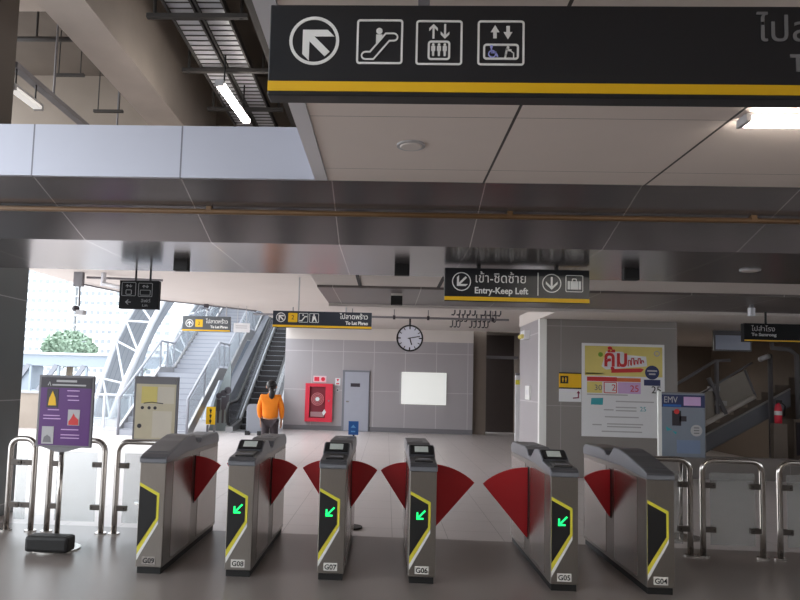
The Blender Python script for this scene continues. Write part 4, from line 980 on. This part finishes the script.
for s in (-1, 1):
    sh = j(s * 0.17, 0.0, 1.31, 0.055, None, che); el = j(s * 0.225, 0.02, 1.05, 0.042, None, sh); wr = j(s * 0.215, 0.12, 0.84, 0.028, None, el); pa = j(s * 0.21, 0.145, 0.775, 0.032, 0.018, wr)
    for k, (dx, dl) in enumerate(((-0.022, 0.07), (-0.007, 0.08), (0.008, 0.075), (0.022, 0.06))):
        f1 = j(s * 0.21 + dx * 0.4, 0.155 + dx, 0.735, 0.009, None, pa); j(s * 0.2 + dx * 0.4, 0.16 + dx, 0.735 - dl, 0.007, None, f1)
    th = j(s * 0.185, 0.17, 0.77, 0.01, None, pa); j(s * 0.18, 0.185, 0.72, 0.008, None, th)
    hp = j(s * 0.085, 0, 0.8, 0.09, None, pel); kn = j(s * 0.09, 0.03 * s, 0.46, 0.058, None, hp); an = j(s * 0.09, -0.03 + 0.03 * s, 0.09, 0.038, None, kn); j(s * 0.1, 0.1 + 0.03 * s, 0.035, 0.035, 0.03, an)
skinned('body', J, Ed, M_skin, t)
J = []; Ed = []
a0 = j(0, 0, 0.82, 0.19, 0.135); a1 = j(0, 0, 1.0, 0.175, 0.125, a0); a2 = j(0, 0, 1.2, 0.175, 0.125, a1); a3 = j(0, 0.01, 1.34, 0.085, 0.075, a2); j(0, 0.02, 1.39, 0.065, 0.06, a3)
for s in (-1, 1):
    sh = j(s * 0.175, 0, 1.3, 0.075, None, a2); el = j(s * 0.235, 0.02, 1.05, 0.062, None, sh); j(s * 0.22, 0.11, 0.86, 0.045, None, el)
skinned('jacket', J, Ed, M_orange, t)
J = []; Ed = []
a0 = j(0, 0, 0.84, 0.14, 0.12)
for s in (-1, 1):
    hp = j(s * 0.088, 0, 0.78, 0.105, None, a0); kn = j(s * 0.092, 0.03 * s, 0.46, 0.078, None, hp); j(s * 0.092, -0.03 + 0.03 * s, 0.1, 0.06, None, kn)
skinned('trousers', J, Ed, M_trouser, t)
for s in (-1, 1): MB().ball((px + s * 0.1, py + 0.05 + 0.03 * s, 0.04), 0.05, 0.13, 0.042).build('shoe', M_blackm, t, True)
b = MB(); b.ball((px, py + 0.03, 1.545), 0.105, 0.118, 0.108, 3); b.ball((px + 0.02, py - 0.085, 1.45), 0.05, 0.05, 0.06); b.ball((px + 0.04, py - 0.13, 1.36), 0.062, 0.045, 0.1); b.build('hair', M_hair, t, True)
b = MB(); b.ball((px, py + 0.16, 1.51), 0.014, 0.022, 0.02)
b.build('nose', M_skin, t, True)
for s in (-1, 1): MB().ball((px + s * 0.1, py + 0.045, 1.51), 0.014, 0.024, 0.034).build('ear', M_skin, t, True)

# ================================================================== STAIR HALL AT RIGHT
hl = bpy.data.lights.new('stair_hall_fill', 'AREA'); hl.energy = 26; hl.size = 0.25; hl.size_y = 1.2; hl.shape = 'RECTANGLE'; hl.color = (1.0, 0.95, 0.88)  # unseen fill light added to lift the dark hall, no fitting modelled
ho = bpy.data.objects.new('stair_hall_fill', hl); COL.objects.link(ho); ho.location = (6.0, 17.6, 2.9)
t = thing('staircase', 'dim staircase rising to the right behind the grey poster wall', 'staircase', (7, 15, 0))
b = MB()
for k in range(1, 17): b.box(5.4 + k * 0.29, 5.4 + k * 0.29 + 0.31, 15.0, 17.0, max(0, k * 0.168 - 0.2), (k + 1) * 0.168)
b.build('steps', M_darkwall, t)
S = lambda x: 0.74 + (x - 6.82) * 0.578
for (o0, w, m_, nm) in ((0.0, 0.035, M_lgrey, 'stringer_edge'), (-0.36, 0.03, M_grey, 'stringer_edge')):
    MB().tube([(5.5, 14.97, S(5.5) + o0), (8.6, 14.97, S(8.6) + o0)], w * 0.6, 6).build(nm, m_, t)
MB().prism([(5.5, S(5.5)), (8.6, S(8.6)), (8.6, S(8.6) - 0.36), (5.5, S(5.5) - 0.36)], 'Y', 14.96, 15.0).build('stringer', M_greyp, t)
MB().tube([(6.4, 14.9, 0.75), (6.83, 14.9, 1.01), (7.82, 14.9, 1.59)], 0.055, 10).build('bottom_rail', M_ceil, t, True)
MB().prism([(6.3, 1.42), (7.66, 2.15), (7.85, 1.63), (6.83, 1.04), (6.3, 0.72)], 'Y', 14.9, 14.93).build('balustrade_panel', mat('brown_grey_panel', rgb(150, 142, 132), 0.4, noise=0.1), t)
MB().tube([(7.62, 14.9, 2.15), (7.84, 14.9, 1.6)], 0.025, 8).build('panel_edge', M_grey, t)
MB().tube([(5.3, 14.85, 1.28), (6.33, 14.85, 1.9), (6.99, 14.85, 2.32), (7.3, 14.85, 2.34)], 0.035, 8).build('handrail', M_grey, t, True)
MB().tube([(6.5, 14.85, 1.5), (7.75, 14.85, 2.3)], 0.025, 8).build('handrail', M_grey, t, True)
for (xa, za, xb, zb) in ((6.85, 1.95, 7.2, 1.2), (7.02, 1.2, 7.02, 2.34)):
    MB().tube([(xa, 14.87, za), (xb, 14.87, zb)], 0.05, 8).build('post', M_grey, t)
for k in (0.3, 0.7):
    cx, cz = 6.85 + 0.35 * k, 1.95 - 0.75 * k; MB().box(cx - 0.12, cx + 0.12, 14.84, 14.9, cz - 0.05, cz + 0.05).build('clamp', M_lgrey, t)
t = thing('tube_rail', 'bent steel hand rail with pale end in the dim stair hall at far right', 'hand rail', (8.4, 14.8, 0))
MB().tube([(7.8, 14.6, 2.37), (8.05, 14.7, 2.45), (8.1, 14.8, 2.38), (8.1, 14.8, 0)], 0.05, 8).build('upright', M_grey, t, True)
MB().tube([(8.12, 14.8, 2.9), (8.15, 14.8, 2.62), (8.5, 14.8, 2.6), (8.65, 14.8, 2.48), (8.67, 14.8, 0)], 0.05, 8).build('upright', M_grey, t, True)
MB().tube([(7.78, 14.58, 2.36), (8.0, 14.68, 2.44)], 0.058, 8).build('pale_end', M_trimw, t, True)
t = thing('fire_extinguisher', 'red fire extinguisher on a post in the dim stair hall', 'fire extinguisher', (8.0, 13.7, 1.2))
X = 7.66
MB().tube([(X, 13.75, 1.08), (X, 13.75, 1.11), (X, 13.75, 1.36), (X, 13.75, 1.43), (X, 13.75, 1.48)], [0.06, 0.068, 0.068, 0.05, 0.025], 16).build('cylinder', M_redc, t, True)
MB().tube([(X, 13.75, 1.24), (X, 13.75, 1.32)], 0.071, 16).build('label_band', M_paper, t)
MB().box(X - 0.03, X + 0.07, 13.73, 13.77, 1.46, 1.53).build('valve', M_black, t)
MB().tube([(X + 0.05, 13.74, 1.49), (X + 0.13, 13.74, 1.42), (X + 0.11, 13.74, 1.22)], 0.014, 8).build('hose', M_black, t, True)
MB().box(X - 0.12, X + 0.14, 13.7, 13.82, 0.0, 1.08).build('post', M_darkwall, t)
t = thing('cabinet', 'dark brown cabinet at the right edge behind the low wall', 'cabinet', (8.6, 14, 0))
MB().box(8.1, 9.2, 14.0, 14.5, 0, 1.15).build('body', M_darkwall, t); MB().box(8.14, 8.62, 13.985, 14.0, 0.45, 1.1).build('door', M_dark, t); MB().box(8.66, 9.16, 13.985, 14.0, 0.45, 1.1).build('door', M_dark, t)
t = thing('display_screen', 'dim blue-grey screen hung high in the stair hall, left of the Samrong sign', 'screen', (7.48, 14.6, 2.5))
MB().box(6.85, 7.62, 14.6, 14.66, 2.52, 2.95).build('case', M_dark, t)
MB().box(6.88, 7.59, 14.59, 14.602, 2.55, 2.85).build('screen', mat('dim_blue_screen', rgb(130, 136, 160), 0.3, noise=0.1), t)
for (x, l) in ((6.9, 'white cylinder spotlight under the ceiling near the Samrong sign'),):
    t = thing('spotlight', l, 'lamp', (5.02, 9.3, 2.8))
    MB().tube([(4.86, 9.3, 2.83), (4.86, 9.3, 2.79)], 0.025, 8).build('stem', M_grey, t)
    MB().tube([(4.86, 9.3, 2.79), (4.86, 9.3, 2.68)], 0.045, 14).build('head', M_trimw, t)

# ================================================================== OUTSIDE
def tower(x0, x1, y, z1, label, cols, floors, step):
    t = thing('apartment_tower', label, 'building', ((x0 + x1) / 2, y, -7), 'white apartment towers')
    MB().box(x0, x1, y, y + 12, -7, z1).build('wall', M_bldg, t)
    proto = None
    cw = (x1 - x0) / cols
    for c_ in range(cols):
        for f in range(floors):
            wx = x0 + cw * (c_ + 0.5); wz = 0.5 + f * step
            if proto is None:
                proto = MB().box(wx - cw * 0.26, wx + cw * 0.26, y - 0.15, y + 0.05, wz, wz + step * 0.36).build('window', M_win, t); p0 = (wx, wz)
            else:
                w = proto.copy(); COL.objects.link(w); w.parent = t; w.location = (wx - p0[0], 0, wz - p0[1])
    b = MB()
    for f in range(floors): b.box(x0 - 0.2, x1 + 0.2, y - 0.5, y, 0.1 + f * step, 0.3 + f * step)
    b.build('floor_bands', M_bldg, t)
tower(-66, -57.5, 120, 40, 'white apartment tower beside the dark column', 7, 14, 1.75)
tower(-57, -49, 122, 44, 'white apartment tower in the middle of the three', 7, 14, 1.75)
tower(-48.5, -38, 118, 42, 'white apartment tower next to the curved trusses', 7, 14, 1.7)
def tree(x, y, z, r, label):
    t = thing('tree', label, 'tree', (x, y, -7), 'trees before the towers')
    MB().tube([(x, y, -7), (x + 0.2, y, z - r * 0.3), (x, y, z)], [0.5, 0.35, 0.15], 8).build('trunk', M_bark, t)
    b = MB(); rn = random.Random(int(x * 10))
    for k in range(1500):
        a = rn.uniform(0, 2 * PI); u = rn.uniform(-0.9, 1); q = math.sqrt(max(0, 1 - u * u)) * r * (0.75 + 0.35 * rn.random()); c = Vector((x + q * math.cos(a), y + q * math.sin(a), z + u * r * 0.75 * (0.8 + 0.3 * rn.random())))
        d1 = Vector((rn.uniform(-1, 1), rn.uniform(-1, 1), rn.uniform(-1, 1))).normalized() * r * 0.09; d2 = d1.orthogonal().normalized() * r * 0.06
        b._face([b.bm.verts.new(c + v) for v in (d1, d2, -d1, -d2)])
    b.ball((x, y, z), r * 0.66, r * 0.66, r * 0.46, 3)
    b.build('crown', M_leaf, t)
for (x, z, r, l) in ((-38.0, 4.6, 2.9, 'pale green tree in front of the middle tower, tallest crown'), (-33.2, 3.4, 2.0, 'low pale tree right of the tallest crown'), (-42.6, 3.4, 1.8, 'low pale tree left of the tallest crown')):
    tree(x, {2.9: 80, 2.0: 88, 1.8: 73}[r], z, r, l)
t = thing('elevated_walkway', 'pale blue elevated walkway beyond the railing, below the trees', 'bridge', (-21, 45, 1))
MB().box(-32, -11.3, 45, 47, 2.2, 3.05).build('parapet', M_via, t)
MB().box(-32, -11.3, 44.8, 45, 2.95, 3.1).build('top_rail', M_wframe, t)
MB().box(-32, -11.3, 45.1, 47, -0.3, 0.6).build('lower_beam', M_via, t)
for k in range(10):
    x = -31 + k * 1.9
    MB().bar((x, 45.05, 0.5), (x + 1.2, 45.05, 2.25), 0.16, 0.3).build('diagonal', M_greyp, t)
    MB().box(x + 1.25, x + 1.4, 45.0, 45.2, 0.5, 2.25).build('post', M_via, t)
MB().box(-25, -24, 45.2, 46.8, -7, 2.2).build('pier', M_via, t)
MB().box(-12.6, -11.6, 45.2, 46.8, -7, 2.2).build('pier', M_via, t)
